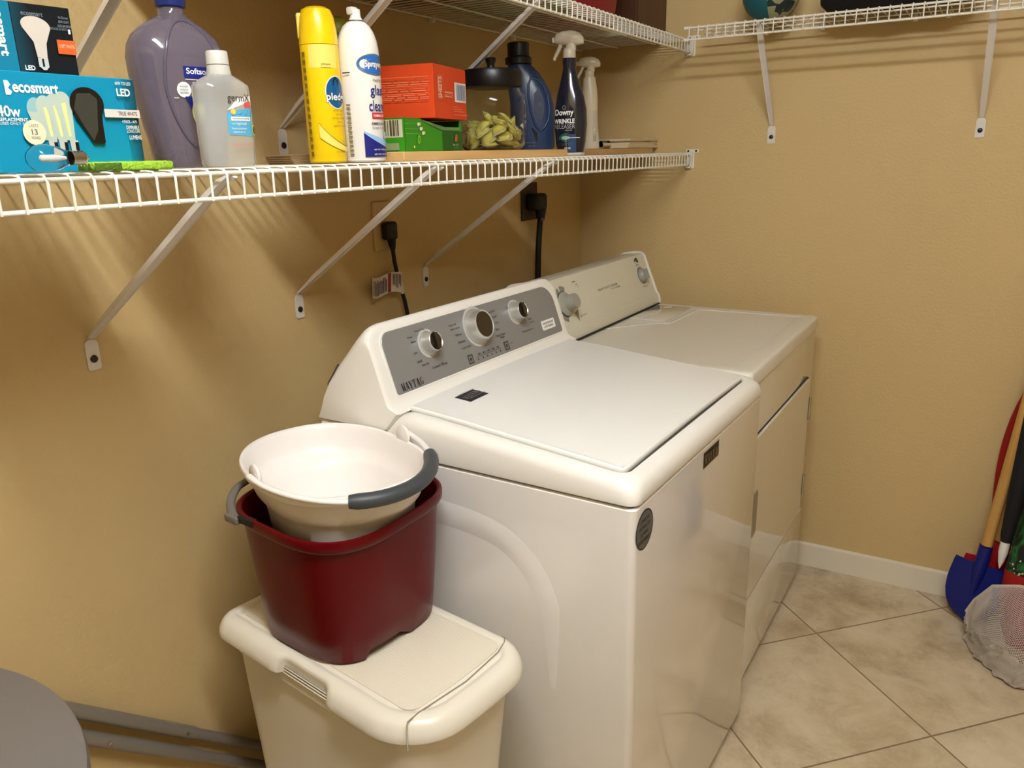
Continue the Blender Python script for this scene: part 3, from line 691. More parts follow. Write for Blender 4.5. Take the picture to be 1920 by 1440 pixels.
wb = empty('bucket', (.362, -.135, .770), radians(-20), 'white oval bucket with a charcoal grip on its handle, nested in the red bucket', 'bucket')
A_, B_ = .181, .139; HZ = .136
def oe(k, z, n=2.4, f=None, d=0, kv=None, sh=0):
    out = []
    for x, y in superell(A_*k-d, B_*(kv or k)-d, n, 96):
        th = math.degrees(atan2(y/B_, x/A_)); out.append((x+sh, y, z+(f(th) if f else 0)))
    return out
wav = lambda th: .0035*cos(radians(2*th))
bm = NB()
loft(bm, [oe(.68, .001, kv=.72, sh=.009), oe(.71, .004, kv=.75, sh=.009), oe(.765, .068, kv=.80, sh=.009), oe(.80, .077, kv=.84, sh=.007), oe(.875, .086, sh=.002), oe(.905, .100), oe(.915, HZ-.020), oe(.925, HZ-.015), oe(.945, HZ-.0145, f=wav), oe(.985, HZ-.013, f=wav), oe(.995, HZ-.009, f=wav), oe(1.0, HZ-.003, f=wav), oe(.99, HZ, f=wav), oe(.965, HZ+.0005, f=wav), oe(.945, HZ-.002, f=wav), oe(.935, HZ-.008, f=wav), oe(.90, HZ-.022), oe(.885, .100), oe(.855, .089, sh=.002), oe(.785, .079, kv=.82, sh=.007), oe(.75, .070, kv=.785, sh=.009), oe(.69, .009, kv=.73, sh=.009)])
wbody = obj('body', bm, WB, wb, 50)
MK = mat('faint_mark', (206, 202, 192), rough=.5)
P = Print(lambda u, v, off: (lambda th, k: (A_*k*cos(th), B_*k*sin(th), v))(u, .885+(v-.098)*.9-.014-off*6))
for k in range(7): P.rect(.78, .86 if k % 2 else .92, .099+k*.0028, .0995+k*.0028, MK)
P.done('measuring_marks', wbody)
for sgn in (-1, 1):
    bm = NB(); y = sgn*B_*.972; n = 28; o = [(.019*cos(2*pi*k/n), .019*sin(2*pi*k/n)) for k in range(n)]
    loft(bm, [[(x*.93, y-.003, HZ+.004+z*.93) for x, z in o], [(x, y-.002, HZ+.004+z) for x, z in o], [(x, y+.002, HZ+.004+z) for x, z in o], [(x*.93, y+.003, HZ+.004+z*.93) for x, z in o]])
    obj('ear', bm, WB, wb, 40)
bm = NB(); hp = []
for k in range(41):
    th = radians(-90+180*k/40); hp.append((A_*1.075*cos(th), (B_+.006)*sin(th)*1.0, HZ+.006-.010*cos(th)+wav(0)*0))
tube(bm, hp, .0055, 10, flat=.8); hd = obj('handle', bm, WB, wb, 60)
bm = NB(); gp = hp[14:34]; tube(bm, gp, [.0105]+[.0125]*(len(gp)-2)+[.0108], 16, flat=.95); obj('grip', bm, GRIP, hd, 50, 'charcoal rubber grip')

# ================================================================== NEAR LEFT: round table, poles on the wall
tb = empty('round_table', (.355, -.974, 0), 0, 'grey round table top cut off at the bottom left corner', 'table')
TG = mat('grey_laminate', (112, 106, 100), rough=.5, bump=.1, bscale=300)
bm = NB(); R0 = .333
lathe(bm, [(R0-.02, .771), (R0-.006, .772), (R0-.001, .776), (R0, .790), (R0-.002, .7985), (R0-.008, .801), (.001, .801)], 96); obj('tabletop', bm, TG, tb, 35)
bm = NB(); lathe(bm, [(R0-.03, .745), (R0-.022, .745), (R0-.022, .7705), (R0-.03, .7705)], 64); obj('apron', bm, mat('dark_metal', (48, 46, 44), rough=.4, metal=.6), tb)
for k in range(4):
    a = radians(45+90*k); bm = NB(); tube(bm, [(.27*cos(a), .27*sin(a), .75), (.24*cos(a), .24*sin(a), .012)], .012, 12); lathe(bm, [(.014, .0005), (.015, .02)], 12, (.24*cos(a), .24*sin(a))); obj('leg', bm, mat('dark_metal', (48, 46, 44)), tb)
PG = mat('grey_painted_tube', (134, 126, 114), rough=.4, metal=.2)
for i, (dz, x, lab) in enumerate(((0.0, .020, 'upper of two grey metal poles slanting along the left wall behind the bin'), (-.052, .024, 'lower of two grey metal poles slanting along the left wall behind the bin'))):
    def zz(y): return .475+dz-(y+.432)*.957
    y1 = -.432+(.475+dz-.012)/.957
    p = empty('metal_pole', (0, 0, 0), 0, lab, 'pole', 'grey metal poles by the left wall')
    bm = NB(); tube(bm, [(x, -.80, zz(-.80)), (x, -.245, zz(-.245))], .0125, 14); obj('outer_tube', bm, PG, p)
    bm = NB(); tube(bm, [(x, -.250, zz(-.25)), (x, y1-.02, zz(y1-.02))], .0108, 14); obj('inner_tube', bm, PG, p)
    bm = NB(); tube(bm, [(x, y1-.045, zz(y1-.045)), (x, y1-.008, zz(y1-.008)+.004)], .0135, 14); obj('end_cap', bm, RUBBER, p)
    bm = NB(); yb = -.265 if i == 0 else -.415; tube(bm, [(x+.011, yb, zz(yb)), (x+.0155, yb, zz(yb))], .0034, 10); obj('spring_button', bm, CHROME, p)

# ================================================================== OUTLETS, CORDS
OUT = mat('tan_outlet_plate', (202, 175, 123), rough=.5)
def outlet(y0, y1, z0, z1, m, lab):
    e = empty('wall_outlet', (0, (y0+y1)/2, (z0+z1)/2), 0, lab, 'outlet')
    hy, hz = (y1-y0)/2, (z1-z0)/2
    bm = NB(); o = rrect(-hy, hy, -hz, hz, .004, 3); loft(bm, [[(.0006, y, z) for y, z in o], [(.005, y, z) for y, z in o], [(.0062, y*.95, z*.97) for y, z in o]]); obj('cover_plate', bm, m, e, 30)
    for s in (-1, 1):
        bm = NB(); o = rrect(-.016, .016, s*.020-.014, s*.020+.014, .008, 4); loft(bm, [[(.006, y, z) for y, z in o], [(.0072, y, z) for y, z in o]]); r = obj('socket', bm, m, e, 30)
outlet(.428, .498, 1.168, 1.283, OUT, 'tan wall outlet behind the washing machine, painted like the wall')
outlet(1.135, 1.235, 1.182, 1.297, mat('brown_outlet_plate', (70, 55, 36), rough=.5), 'dark brown square outlet behind the dryer')
wc = empty('power_cord', (0, 0, 0), 0, 'thin black power cord with a paper warning tag, behind the washing machine', 'cord')
bm = NB(); box(bm, (.0085, .447, 1.193), (.034, .484, 1.236), .007, 3); tube(bm, [(.022, .468, 1.215), (.022, .471, 1.18), (.022, .473, 1.168)], [.014, .009, .006], 10); obj('plug', bm, RUBBER, wc)
bm = NB(); path = [(.022, .470, 1.20), (.022, .4725, 1.165), (.021, .477, 1.14), (.020, .483, 1.118), (.020, .490, 1.09), (.020, .498, 1.065), (.022, .505, 1.04), (.024, .511, 1.005), (.026, .514, .95), (.026, .515, .85)]
tube(bm, path, .0052, 10); obj('cord', bm, RUBBER, wc)
PAPER = mat('warning_tag_paper', (214, 204, 186), rough=.6); TINK = mat('tag_print', (84, 72, 84), rough=.6); TRED = mat('tag_red', (150, 44, 36), rough=.6)
bm = NB(); tube(bm, [(.0202, .4868, 1.114), (.0202, .4935, 1.085), (.0202, .500, 1.058)], .0062, 10)
tg = obj('tag_wrap', bm, PAPER, wc)
def tagf(u, v, off):   # curled paper tag
    return (.024+.010*sin((u+.02)*42)*.5+off, .487+u*1.0+v*.10, 1.086+v+u*-.02-.004*sin(u*60))
P = Print(tagf, 0); P.rect(-.104, .004, -.023, .025, PAPER, nu=14)
P.rect(-.040, -.030, -.022, .024, TRED, nu=2)
rnd = random.Random(3)
for k in range(11):
    u = -.099+k*.0052
    if u > -.043: break
    P.rect(u, u+.0028, -.019+rnd.random()*.004, .012+rnd.random()*.009, TINK)
for k in range(6): u = -.026+k*.0046; P.rect(u, u+.0024, -.014+rnd.random()*.012, .021, TINK)
P.done('warning_tag', wc, 'white paper tag with print and a red stripe')
dcord = empty('power_cord', (0, 0, 0), 0, 'thick black power cord with a large plug, behind the dryer', 'cord')
bm = NB(); box(bm, (.0085, 1.150, 1.212), (.052, 1.222, 1.265), .012, 3); tube(bm, [(.03, 1.208, 1.235), (.03, 1.210, 1.205), (.03, 1.209, 1.185)], [.022, .017, .013], 12); obj('plug', bm, RUBBER, dcord)
bm = NB(); box(bm, (.022, 1.200, 1.178), (.042, 1.218, 1.192), .003); obj('strain_relief', bm, GREYP, dcord)
bm = NB(); tube(bm, [(.03, 1.209, 1.19), (.03, 1.203, 1.16), (.03, 1.196, 1.12), (.03, 1.190, 1.07), (.03, 1.186, 1.0), (.03, 1.184, .9), (.03, 1.184, .8)], .0095, 12); obj('cord', bm, RUBBER, dcord)

# ================================================================== THINGS ON THE LOWER SHELF
def bottle(e, name, secs, m, N=48, cap=(True, True)):
    """secs: (z, half depth x, half width y, exponent, shift y). Returns front-surface map"""
    bm = NB(); loft(bm, [[(x, y+sh, z) for x, y in superell(a, b, n, N)] for z, a, b, n, sh in secs], cap)
    o = obj(name, bm, m, e, 50)
    def surf(u, v, off):
        a = interp([(q[0], q[1]) for q in secs], v); b = interp([(q[0], q[2]) for q in secs], v); n = interp([(q[0], q[3]) for q in secs], v); sh = interp([(q[0], q[4]) for q in secs], v)
        t = min(.999, abs(u-sh)/b); return (a*(1-t**n)**(1/n)+off, u, v)
    return o, surf

# --- big teal light-bulb box
TEAL = mat('teal_carton', (8, 142, 178), rough=.35); TEALD = mat('dark_teal_carton', (8, 74, 92), rough=.35); BKC = mat('black_carton', (14, 22, 28), rough=.3)
def boxthing(name, x0, x1, y0, y1, z0, z1, rz, m, lab, cat, org, part='carton', group=None):
    e = empty(name, org, rz, lab, cat, group); bm = NB(); box(bm, (x0, y0, z0), (x1, y1, z1), .0008, 1); o = obj(part, bm, m, e, 30); return e, o
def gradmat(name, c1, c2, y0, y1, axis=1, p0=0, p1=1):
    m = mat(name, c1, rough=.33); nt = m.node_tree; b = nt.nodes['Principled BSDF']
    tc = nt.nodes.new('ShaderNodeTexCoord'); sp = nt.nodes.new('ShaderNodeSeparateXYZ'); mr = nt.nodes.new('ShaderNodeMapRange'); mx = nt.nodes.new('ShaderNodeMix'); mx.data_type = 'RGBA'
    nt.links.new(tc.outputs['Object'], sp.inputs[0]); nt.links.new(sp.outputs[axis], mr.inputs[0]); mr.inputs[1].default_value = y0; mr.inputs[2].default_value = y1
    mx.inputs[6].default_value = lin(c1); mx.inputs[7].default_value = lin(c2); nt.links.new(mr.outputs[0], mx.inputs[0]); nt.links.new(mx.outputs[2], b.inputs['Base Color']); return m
ex, eo = boxthing('light_bulb_box', -.062, 0, -.19, .0, 0, .1045, 0, TEAL, 'large teal light bulb box with bulbs pictured, standing on the lower shelf', 'box', (.345, -.394, ZS+.0005))
F_ = lambda y: y+.394
P = Print(flat((0, 0, 0), (0, 1, 0), (0, 0, 1)))
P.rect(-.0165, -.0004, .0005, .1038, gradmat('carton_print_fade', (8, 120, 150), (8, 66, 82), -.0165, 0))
P.text('ecosmart', -.1195, .0880, .0500, .0105, WHITE, .03)
P.poly([(-.1525, .0800), (-.1475, .0800), (-.1455, .0835), (-.149, .0870), (-.1460, .0905), (-.1485, .0945), (-.1525, .0945)], WHITE)
P.text('40w', -.1530, .0635, .0245, .0115, WHITE, .02); P.text('REPLACEMENT', -.150, .0550, .031, .0036, WHITE, .02); P.text('USES ONLY 5W', -.1495, .0510, .030, .0026, WHITE)
GB1 = mat('pictured_bulb_pale', (150, 190, 192), rough=.35); GB2 = mat('pictured_bulb_glass', (184, 200, 186), rough=.35); FIL = mat('pictured_filament', (226, 226, 150), rough=.35)
for k, x in enumerate((-.1240, -.1140, -.1030, -.0935)):
    top = .0760+k*.0025; P.ell(x, top-.010, .0098, .0125, GB1 if k == 0 else GB2); P.poly([(x-.0092, top-.012), (x-.0042+.002, .034), (x+.0058+.002, .034), (x+.0098, top-.013)][::1], GB2)
    if k: P.poly([(x-.002, top-.010), (x+.001, .038), (x+.004, .038), (x+.003, top-.009)], FIL)
for k, x in enumerate((-.1115, -.1000, -.0875)):
    P.rect(x-.0045, x+.0050, .0160, .0340, mat('pictured_silver', (196, 196, 186), rough=.35), skew=-.001); P.rect(x+.0003, x+.0044, .0180, .0320, BKC)
P.ell(-.1310, .0420, .0125, .0130, mat('pale_sticker', (226, 224, 190), rough=.4)); P.text('LASTS', -.1310, .0490, .010, .003, GREYP); P.text('13', -.1310, .0425, .0065, .006, GREYP, .02); P.text('YEARS', -.1310, .0365, .010, .003, GREYP)
# die-cut window in the shape of a bulb
wn = []
for k in range(25):
    t = radians(-38+k*(256/24)); wn.append((-.0565+.0235*cos(t), .0715+.0225*sin(t)))
WIN = [(-.0355, .0530), (-.0375, .0400), (-.0380, .0175), (-.0405, .0155), (-.0530, .0160), (-.0590, .0310), (-.0690, .0475), (-.0755, .0560)]
win = [p for p in wn if True]
fw = lambda L: [(x*.87-.0165, .0740+(z-.0715)*.80) for x, z in L]
P.poly(fw(win[:]+[(-.0770, .0560), (-.0690, .0430), (-.0600, .0270), (-.0555, .0175), (-.0410, .0165), (-.0385, .0190), (-.0385, .0400)]), mat('window_black', (16, 18, 20), rough=.12, coat=1))
P.poly(fw([(-.0755, .0640), (-.0690, .0850), (-.0500, .0860), (-.0415, .0780), (-.0470, .0350), (-.0550, .0210), (-.0660, .0420)]), mat('window_grey_bulb', (58, 60, 54), rough=.15, coat=1))
P.text('60W TO LED', -.0170, .0985, .020, .0036, WHITE, .01); P.text('LED', -.0180, .0885, .0175, .0085, WHITE, .03)
P.rect(-.0460, -.0004, .0600, .0690, mat('pink_white_band', (226, 214, 204), rough=.4)); P.text('TRUE WHITE', -.0165, .0645, .0250, .0046, INK, .02)
P.text('4 PACK - A19', -.0160, .0555, .0190, .0034, WHITE, .01); P.text('DIMMABLE', -.0125, .0490, .0170, .0042, WHITE, .01); P.text('LONG LIFE', -.0125, .0445, .0170, .0036, WHITE); P.text('LUMENS', -.0110, .0375, .016, .0048, WHITE, .01)
P.done('label_print', eo)

# --- black and teal bulb box on top
e2, o2 = boxthing('light_bulb_box', -.06, 0, -.13, .0, 0, .0735, radians(-6), BKC, 'black and teal light bulb box with an orange patch, on the larger teal box', 'box', (.318, -.4435, ZS+.1062))
P = Print(flat((0, 0, 0), (0, 1, 0), (0, 0, 1)))
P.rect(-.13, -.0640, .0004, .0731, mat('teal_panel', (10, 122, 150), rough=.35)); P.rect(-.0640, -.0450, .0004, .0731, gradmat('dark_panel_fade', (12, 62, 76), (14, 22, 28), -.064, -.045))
P.rect(-.0645, -.0636, .0004, .0731, BKC)
P.text('ecosmart', -.0765, .0480, .062, .0085, WHITE, .03, rot=-pi/2)
P.text('ecosmart', -.0420, .0630, .0230, .0040, mat('dull_grey_print', (120, 134, 138)), .01)
for k, (t, wd) in enumerate((('No Dimmer', .011), ('65W LIGHT', .012), ('650LM BR30', .015))): P.text(t, -.0085, .0685-.0045*k-.006, wd, .0028, mat('dull_grey_print', (120, 134, 138)), .01)
P.text('REPLACES 65 WATT', -.0160, .0500, .019, .0026, mat('dull_grey_print', (120, 134, 138)), .01); P.rect(-.0055, -.003, .0455, .0505, WHITE)
BW = mat('pictured_frosted_bulb', (206, 196, 182), rough=.4)
P.ell(-.0405, .0510, .0155, .0095, BW, rot=-.12); P.poly([(-.0555, .0490), (-.0455, .0340), (-.0440, .0180), (-.0335, .0170), (-.0320, .0330), (-.0252, .0490)], BW)
P.rect(-.0440, -.0332, .0080, .0175, mat('pictured_silver', (196, 196, 186))); P.rect(-.0400, -.0378, .0085, .0170, BKC); P.poly([(-.0430, .0080), (-.0400, .0050), (-.0365, .0050), (-.0340, .0080)], mat('pictured_silver', (196, 196, 186)))
P.text('LED', -.0540, .0065, .0105, .0050, WHITE, .03)
P.rect(-.0205, -.0004, .0235, .0385, mat('orange_patch', (222, 96, 44), rough=.4)); P.text('SOFT WHITE', -.0100, .0320, .0165, .0036, mat('pale_orange_print', (250, 190, 150)), .02)
P.done('label_print', o2)

# --- clear blister pack with a bulb
CLEAR = mat('clear_plastic', (245, 248, 248), rough=.05, trans=1, ior=1.07, coat=.3)
lb = empty('light_bulb', (.385, -.528, ZS), radians(90), 'clear light bulb in a clear blister pack, lying in front of the teal box', 'light bulb')
def clearshell(name, prof, m, par, off, rot=(0, 0, 0)):
    bm = NB(); n = 24
    loft(bm, [[(z+off[0], r*cos(2*pi*k/n)+off[1], abs(r)*sin(2*pi*k/n)+off[2]) for k in range(n)] for r, z in prof]); return obj(name, bm, m, par, 50)
clearshell('bulb_glass', [(.001, -.030), (.007, -.029), (.012, -.024), (.0145, -.016), (.0145, -.010), (.012, .002), (.008, .012), (.0075, .016)], CLEAR, lb, (0, 0, .0150))
clearshell('screw_base', [(.0075, .016), (.0078, .017), (.0070, .019), (.0078, .021), (.0070, .023), (.0078, .025), (.0070, .027), (.0078, .029), (.0070, .031), (.005, .034), (.002, .036)], CHROME, lb, (0, 0, .0150))
clearshell('filament', [(.0015, -.018), (.0035, -.016), (.0035, -.002), (.0015, .010)], mat('pale_filament_stem', (232, 232, 226), rough=.3), lb, (0, 0, .0150))
bm = NB(); box(bm, (-.042, -.024, .0), (.048, .022, .0012), .0004); obj('blister_tray', bm, CLEAR, lb)

# --- sponge
sp = empty('sponge', (.352, -.428, ZS), radians(2), 'bright green scrub sponge lying on the lower shelf, in front of the teal box', 'sponge')
bm = NB(); box(bm, (-.022, -.053, .0), (.022, .053, .0100), .002, 2); rnd = random.Random(2)
bmesh.ops.subdivide_edges(bm, edges=[e for e in bm.edges if e.calc_length() > .02], cuts=20, use_grid_fill=True)
for v in bm.verts: v.co += Vector((rnd.uniform(-1, 1), rnd.uniform(-1, 1), rnd.uniform(-1, 1)))*.0006
SPM = mat('green_sponge', (176, 226, 62), rough=.9, bump=1.0, bscale=420, var=.5, vscale=260)
obj('foam', bm, SPM, sp, 60); bm = NB(); box(bm, (-.0222, -.0530, -.0002+.0004), (.0226, -.018, .0092), .0015, 2); obj('scrub_pad', bm, mat('green_scrub_pad', (92, 128, 34), rough=.95, bump=1, bscale=500, var=.4, vscale=300), sp)

# --- hand soap refill bottle
SOAP = mat('lilac_liquid_soap', (140, 132, 152), rough=.08, trans=.6, ior=1.30, coat=.5)
ss = empty('soap_bottle', (.262, -.262, ZS), radians(-7), 'large bottle of clear lilac hand soap with a dark blue cap, behind the sanitizer', 'bottle')
secs = [(.001, .030, .044, 3.2, 0), (.006, .033, .048, 3.0, 0), (.035, .036, .052, 2.7, 0), (.06, .038, .058, 2.5, 0), (.09, .040, .064, 2.4, 0), (.12, .042, .068, 2.3, 0), (.145, .042, .069, 2.3, 0), (.160, .040, .066, 2.2, 0), (.172, .036, .059, 2.2, 0), (.183, .030, .047, 2.1, 0), (.192, .023, .032, 2.0, 0), (.198, .018, .021, 2.0, 0), (.201, .0165, .0172, 2.0, 0), (.2125, .0165, .0165, 2.0, 0)]
so, sf = bottle(ss, 'bottle_body', secs, SOAP)
# rounded front panel ridge
bm = NB(); pth = []
for k in range(41):
    t = 2*pi*k/40; u, v = .044*cos(t)*(1 if cos(t) > 0 else .96), .108+.083*sin(t); u *= (1-.18*max(0, -sin(t))); pth.append(sf(u, v, .0002))
tube(bm, pth[:-1], .0022, 8, closed=True); obj('panel_ridge', bm, SOAP, ss, 60)
bm = NB(); lathe(bm, [(.0172, .209), (.0195, .210), (.0200, .213), (.0200, .232), (.0185, .2345), (.001, .235)], 32); obj('cap', bm, mat('navy_cap', (30, 48, 120), rough=.35), ss, 30)
P = Print(lambda u_, v_, o_: sf(u_-.006, v_+.015, o_), .0008); NV = mat('navy_label', (28, 40, 128), rough=.35)
P.rect(-.012, .034, .1015, .1165, NV, nu=10); P.text('Softsoap', .0115, .1095, .040, .0100, WHITE, .02); P.rect(-.011, .034, .0995, .1003, WHITE, nu=10); P.text('MOISTURIZING HAND SOAP', .014, .0955, .030, .0022, WHITE)
P.ell(-.014, .0865, .0095, .0100, WHITE)
for k, t in enumerate(('WASHES', 'AWAY', 'BACTERIA')): P.text(t, -.014, .0905-k*.0040, .011, .0026, INK)
P.rect(-.028, -.022, .0755, .0762, WHITE)
P.poly([(-.014, .078), (.020, .078), (.026, .060), (.010, .040), (-.004, .058)], NV); P.ell(.006, .058, .012, .017, mat('pale_yellow_label', (222, 226, 150), rough=.4)); P.text('50', .003, .0640, .008, .0065, NV, .02); P.text('FL OZ', .004, .0575, .008, .0022, NV)
P.done('label_print', so)

# --- hand sanitizer
GEL = mat('clear_gel_bottle', (240, 241, 236), rough=.06, trans=.72, ior=1.15, coat=.3)
gx = empty('sanitizer_bottle', (.338, -.258, ZS), radians(-14), 'small clear hand sanitizer bottle with a white flip cap and blue label', 'bottle')
secs = [(.001, .019, .034, 3, 0), (.005, .021, .037, 2.8, 0), (.050, .0225, .038, 2.6, 0), (.098, .023, .0385, 2.5, 0), (.106, .0225, .0375, 2.4, 0), (.113, .019, .028, 2.2, 0), (.118, .016, .0185, 2, 0), (.121, .0150, .0150, 2, 0)]
go, gf = bottle(gx, 'bottle_body', secs, GEL)
bm = NB(); lathe(bm, [(.0125, .117), (.0158, .1175), (.0160, .121), (.0150, .127), (.0140, .1475), (.0132, .149), (.001, .1492)], 32); obj('cap', bm, mat('translucent_white_cap', (226, 224, 214), rough=.3, trans=.25), gx, 30)
bm = NB(); lathe(bm, [(.0148, .131), (.0152, .1316), (.0148, .1322)], 32, caps=(False, False)); obj('cap_seam', bm, GREYP, gx)
P = Print(gf, .0005); PB2 = mat('pale_blue_label', (92, 178, 214), rough=.35); RP = mat('pink_red_print', (226, 84, 84), rough=.4)
P.quad([(-.006, .073), (.033, .086), (.033, .093), (.012, .090)], WHITE); P.text('germX', .013, .0880, .034, .0125, INK, .005)
P.ell(.026, .0805, .0070, .0042, RP); P.quad([(-.007, .0420), (.030, .0400), (.032, .0780), (-.007, .0700)], PB2, nu=8); P.quad([(-.007, .0695), (.031, .0655), (.032, .0790), (.012, .0680)], mat('mid_blue_label', (52, 146, 196), rough=.35))
P.rect(-.002, .028, .0600, .0650, WHITE, nu=4); P.text('moisturizing', .013, .0625, .026, .0028, GREYP, .01); P.text('original', .009, .0560, .022, .0046, WHITE); P.text('hand sanitizer', .009, .0500, .022, .0026, WHITE); P.text('vitamin e', .008, .0455, .018, .0026, WHITE)
P.ell(.002, .0715, .0034, .0040, mat('soft_yellow', (236, 206, 96))); P.ell(.0335, .0480, .0040, .0078, mat('yellow_green_badge', (206, 216, 70))); P.ell(.0335, .0480, .0026, .0050, INK)
P.text('kills 99.9%', .012, .0290, .030, .0024, RP); P.text('8 FL OZ (236 mL)', .014, .0210, .026, .0024, GREYP)
P.done('label_print', go)

# --- furniture polish
YEL = mat('yellow_can', (246, 206, 12), rough=.28); YP = mat('pale_yellow_print', (246, 222, 110), rough=.35)
pc_ = empty('aerosol_can', (.303, -.024, ZS), radians(-5), 'tall yellow furniture polish can with a yellow cap, left of the white can', 'spray can')
bm = NB(); lathe(bm, [(.026, .001), (.0285, .0015), (.0300, .004), (.0298, .0065), (.0303, .008), (.0303, .178), (.0300, .1800)], 40); co = obj('can_body', bm, YEL, pc_, 35)
bm = NB(); lathe(bm, [(.0300, .1803), (.0306, .1808), (.0303, .190), (.0293, .205), (.0268, .222), (.0225, .2325), (.0150, .2365), (.001, .2372)], 40); cap = obj('cap', bm, YEL, pc_, 35)
bm = NB(); box(bm, (-.0315, -.006, .190), (-.022, .006, .228), .003, mtx=Matrix.Rotation(radians(50), 4, 'Z'))
obj('finger_tab', bm, YP, cap)
P = Print(cyl(0, 0, .0303), .0003); u = lambda deg: radians(deg)*.0303
P.rect(u(-75), u(10), .1790, .1450, YP, nu=8); P.text('johnson', u(-26), .1500, .0150, .0044, mat('red_brown_print', (150, 70, 30)), .015); P.rect(u(-42), u(-10), .1452, .1456, mat('red_brown_print', (150, 70, 30)), nu=3)
P.ell(u(2), .1090, .0195, .0250, WHITE, n=40); P.ell(u(2), .1090, .0180, .0235, mat('deep_blue_logo', (16, 88, 140), rough=.3), n=40); P.poly([(u(-8), .128), (u(2), .1325), (u(14), .128), (u(10), .118), (u(-10), .118)], BLACK)
P.text('pledge', u(6), .1010, .0420, .0150, INK, .06); P.text('pledge', u(6), .1010, .0410, .0145, WHITE, .02)
for k, wd in enumerate((.022, .012, .026, .010, .024)): P.text('LEMON CLEAN', u(4), .0815-k*.0058, wd, .0022, mat('brown_print', (120, 96, 20)))
xs_ = [u(-60+k*6) for k in range(17)]; P.band(xs_, [.042-.022*(1-(1-k/16)**2)-.0015 for k in range(17)], [.062-.036*(1-(1-k/16)**2) for k in range(17)], YP)
P.band(xs_, [.0622-.036*(1-(1-k/16)**2) for k in range(17)], [.0634-.036*(1-(1-k/16)**2) for k in range(17)], mat('brown_print', (120, 96, 20)))
for k in range(14): P.rect(u(-95), u(-84), .012+k*.0115, .0190+k*.0115, mat('brown_print', (120, 96, 20)))
P.text('14.2 OZ', u(-2), .0180, .016, .0026, mat('brown_print', (120, 96, 20)))
P.done('label_print', co)

# --- glass cleaner can
WC = mat('white_can', (234, 230, 222), rough=.25)
gc = empty('aerosol_can', (.334, .033, ZS), radians(-3), 'white glass cleaner spray can with blue lettering, right of the yellow can', 'spray can')
bm = NB(); lathe(bm, [(.030, .001), (.0325, .0015), (.0340, .004), (.0338, .0065), (.0342, .008), (.0342, .168), (.0335, .178), (.0315, .190), (.0275, .2025), (.0215, .2125), (.0150, .2180), (.0140, .2185)], 44); go2 = obj('can_body', bm, WC, gc, 35)
bm = NB(); lathe(bm, [(.0145, .2180), (.0150, .2190), (.0140, .2205), (.0100, .2210)], 30); obj('valve_ring', bm, CHROME, gc)
bm = NB(); lathe(bm, [(.0118, .2205), (.0110, .2225), (.0088, .2260), (.0080, .2370), (.0070, .2378), (.001, .2380)], 24); box(bm, (-.010, -.011, .2290), (.004, .004, .2412), .003); obj('nozzle', bm, WC, gc, 40)
P = Print(cyl(0, 0, .0342), .0003); u = lambda deg: radians(deg)*.0342; BL = mat('mid_blue_print', (44, 108, 188), rough=.3); NV2 = mat('deep_navy_print', (30, 36, 118), rough=.3); RD = mat('red_print', (204, 46, 52), rough=.35)
P.ell(u(2), .1520, .0330, .0165, GREYP, n=44); P.ell(u(2), .1520, .0315, .0150, BL, n=44); P.text('Sprayway', u(6), .1515, .046, .0140, NV2, .05); P.text('Sprayway', u(6), .1515, .0452, .0135, WHITE, .03)
P.text('World\'s Best', u(6), .1285, .020, .0050, GREYP, .01); P.text('glass', u(8), .1110, .034, .0200, NV2, .012); P.text('cleaner', u(10), .0890, .044, .0170, NV2, .012)
P.rect(u(-20), u(30), .0690, .0785, RD, nu=5); P.text('FOAMING ACTION', u(6), .0738, .026, .0040, WHITE, .02)
P.text('AMMONIA FREE', u(8), .0615, .038, .0042, INK, .01); P.text('Streak Free Shine', u(8), .0550, .036, .0040, GREYP, .005)
n_ = 18; xs_ = [u(-46+k*7) for k in range(n_+1)]; P.band(xs_, [.010]*(n_+1), [.050-.018*(1-(1-k/n_)**2) for k in range(n_+1)], mat('sky_blue_print', (150, 190, 224), rough=.3))
P.band(xs_, [.009]*(n_+1), [.0470-.026*(1-(1-k/n_)**2.4) for k in range(n_+1)], NV2); P.ell(u(28), .0430, .0065, .0065, mat('pale_blue_print', (190, 216, 220)))
for k, wd in enumerate((.030, .030)): P.text('NET WT 19 OZ (539 g)', u(4), .0200-k*.0075, wd, .0032, WHITE, .01)
for k in range(12): P.rect(u(-88), u(-76), .012+k*.0070, .0150+k*.0070, GREYP)
P.rect(u(-92), u(-70), .1385, .1405, INK, nu=3)
P.done('label_print', go2)

# --- green topped can at the back
gr = empty('aerosol_can', (.155, .185, ZS), 0, 'green can with a yellow-green top, half hidden behind the two tall cans', 'spray can')
bm = NB(); lathe(bm, [(.024, .001), (.0265, .004), (.0265, .225), (.024, .232)], 32); obj('can_body', bm, mat('green_can', (52, 112, 40), rough=.3), gr, 35)
bm = NB(); lathe(bm, [(.0245, .2322), (.0252, .236), (.0240, .250), (.0200, .2585), (.012, .2620), (.001, .2625)], 32); obj('cap', bm, mat('yellow_green_cap', (160, 168, 54), rough=.35), gr, 35)

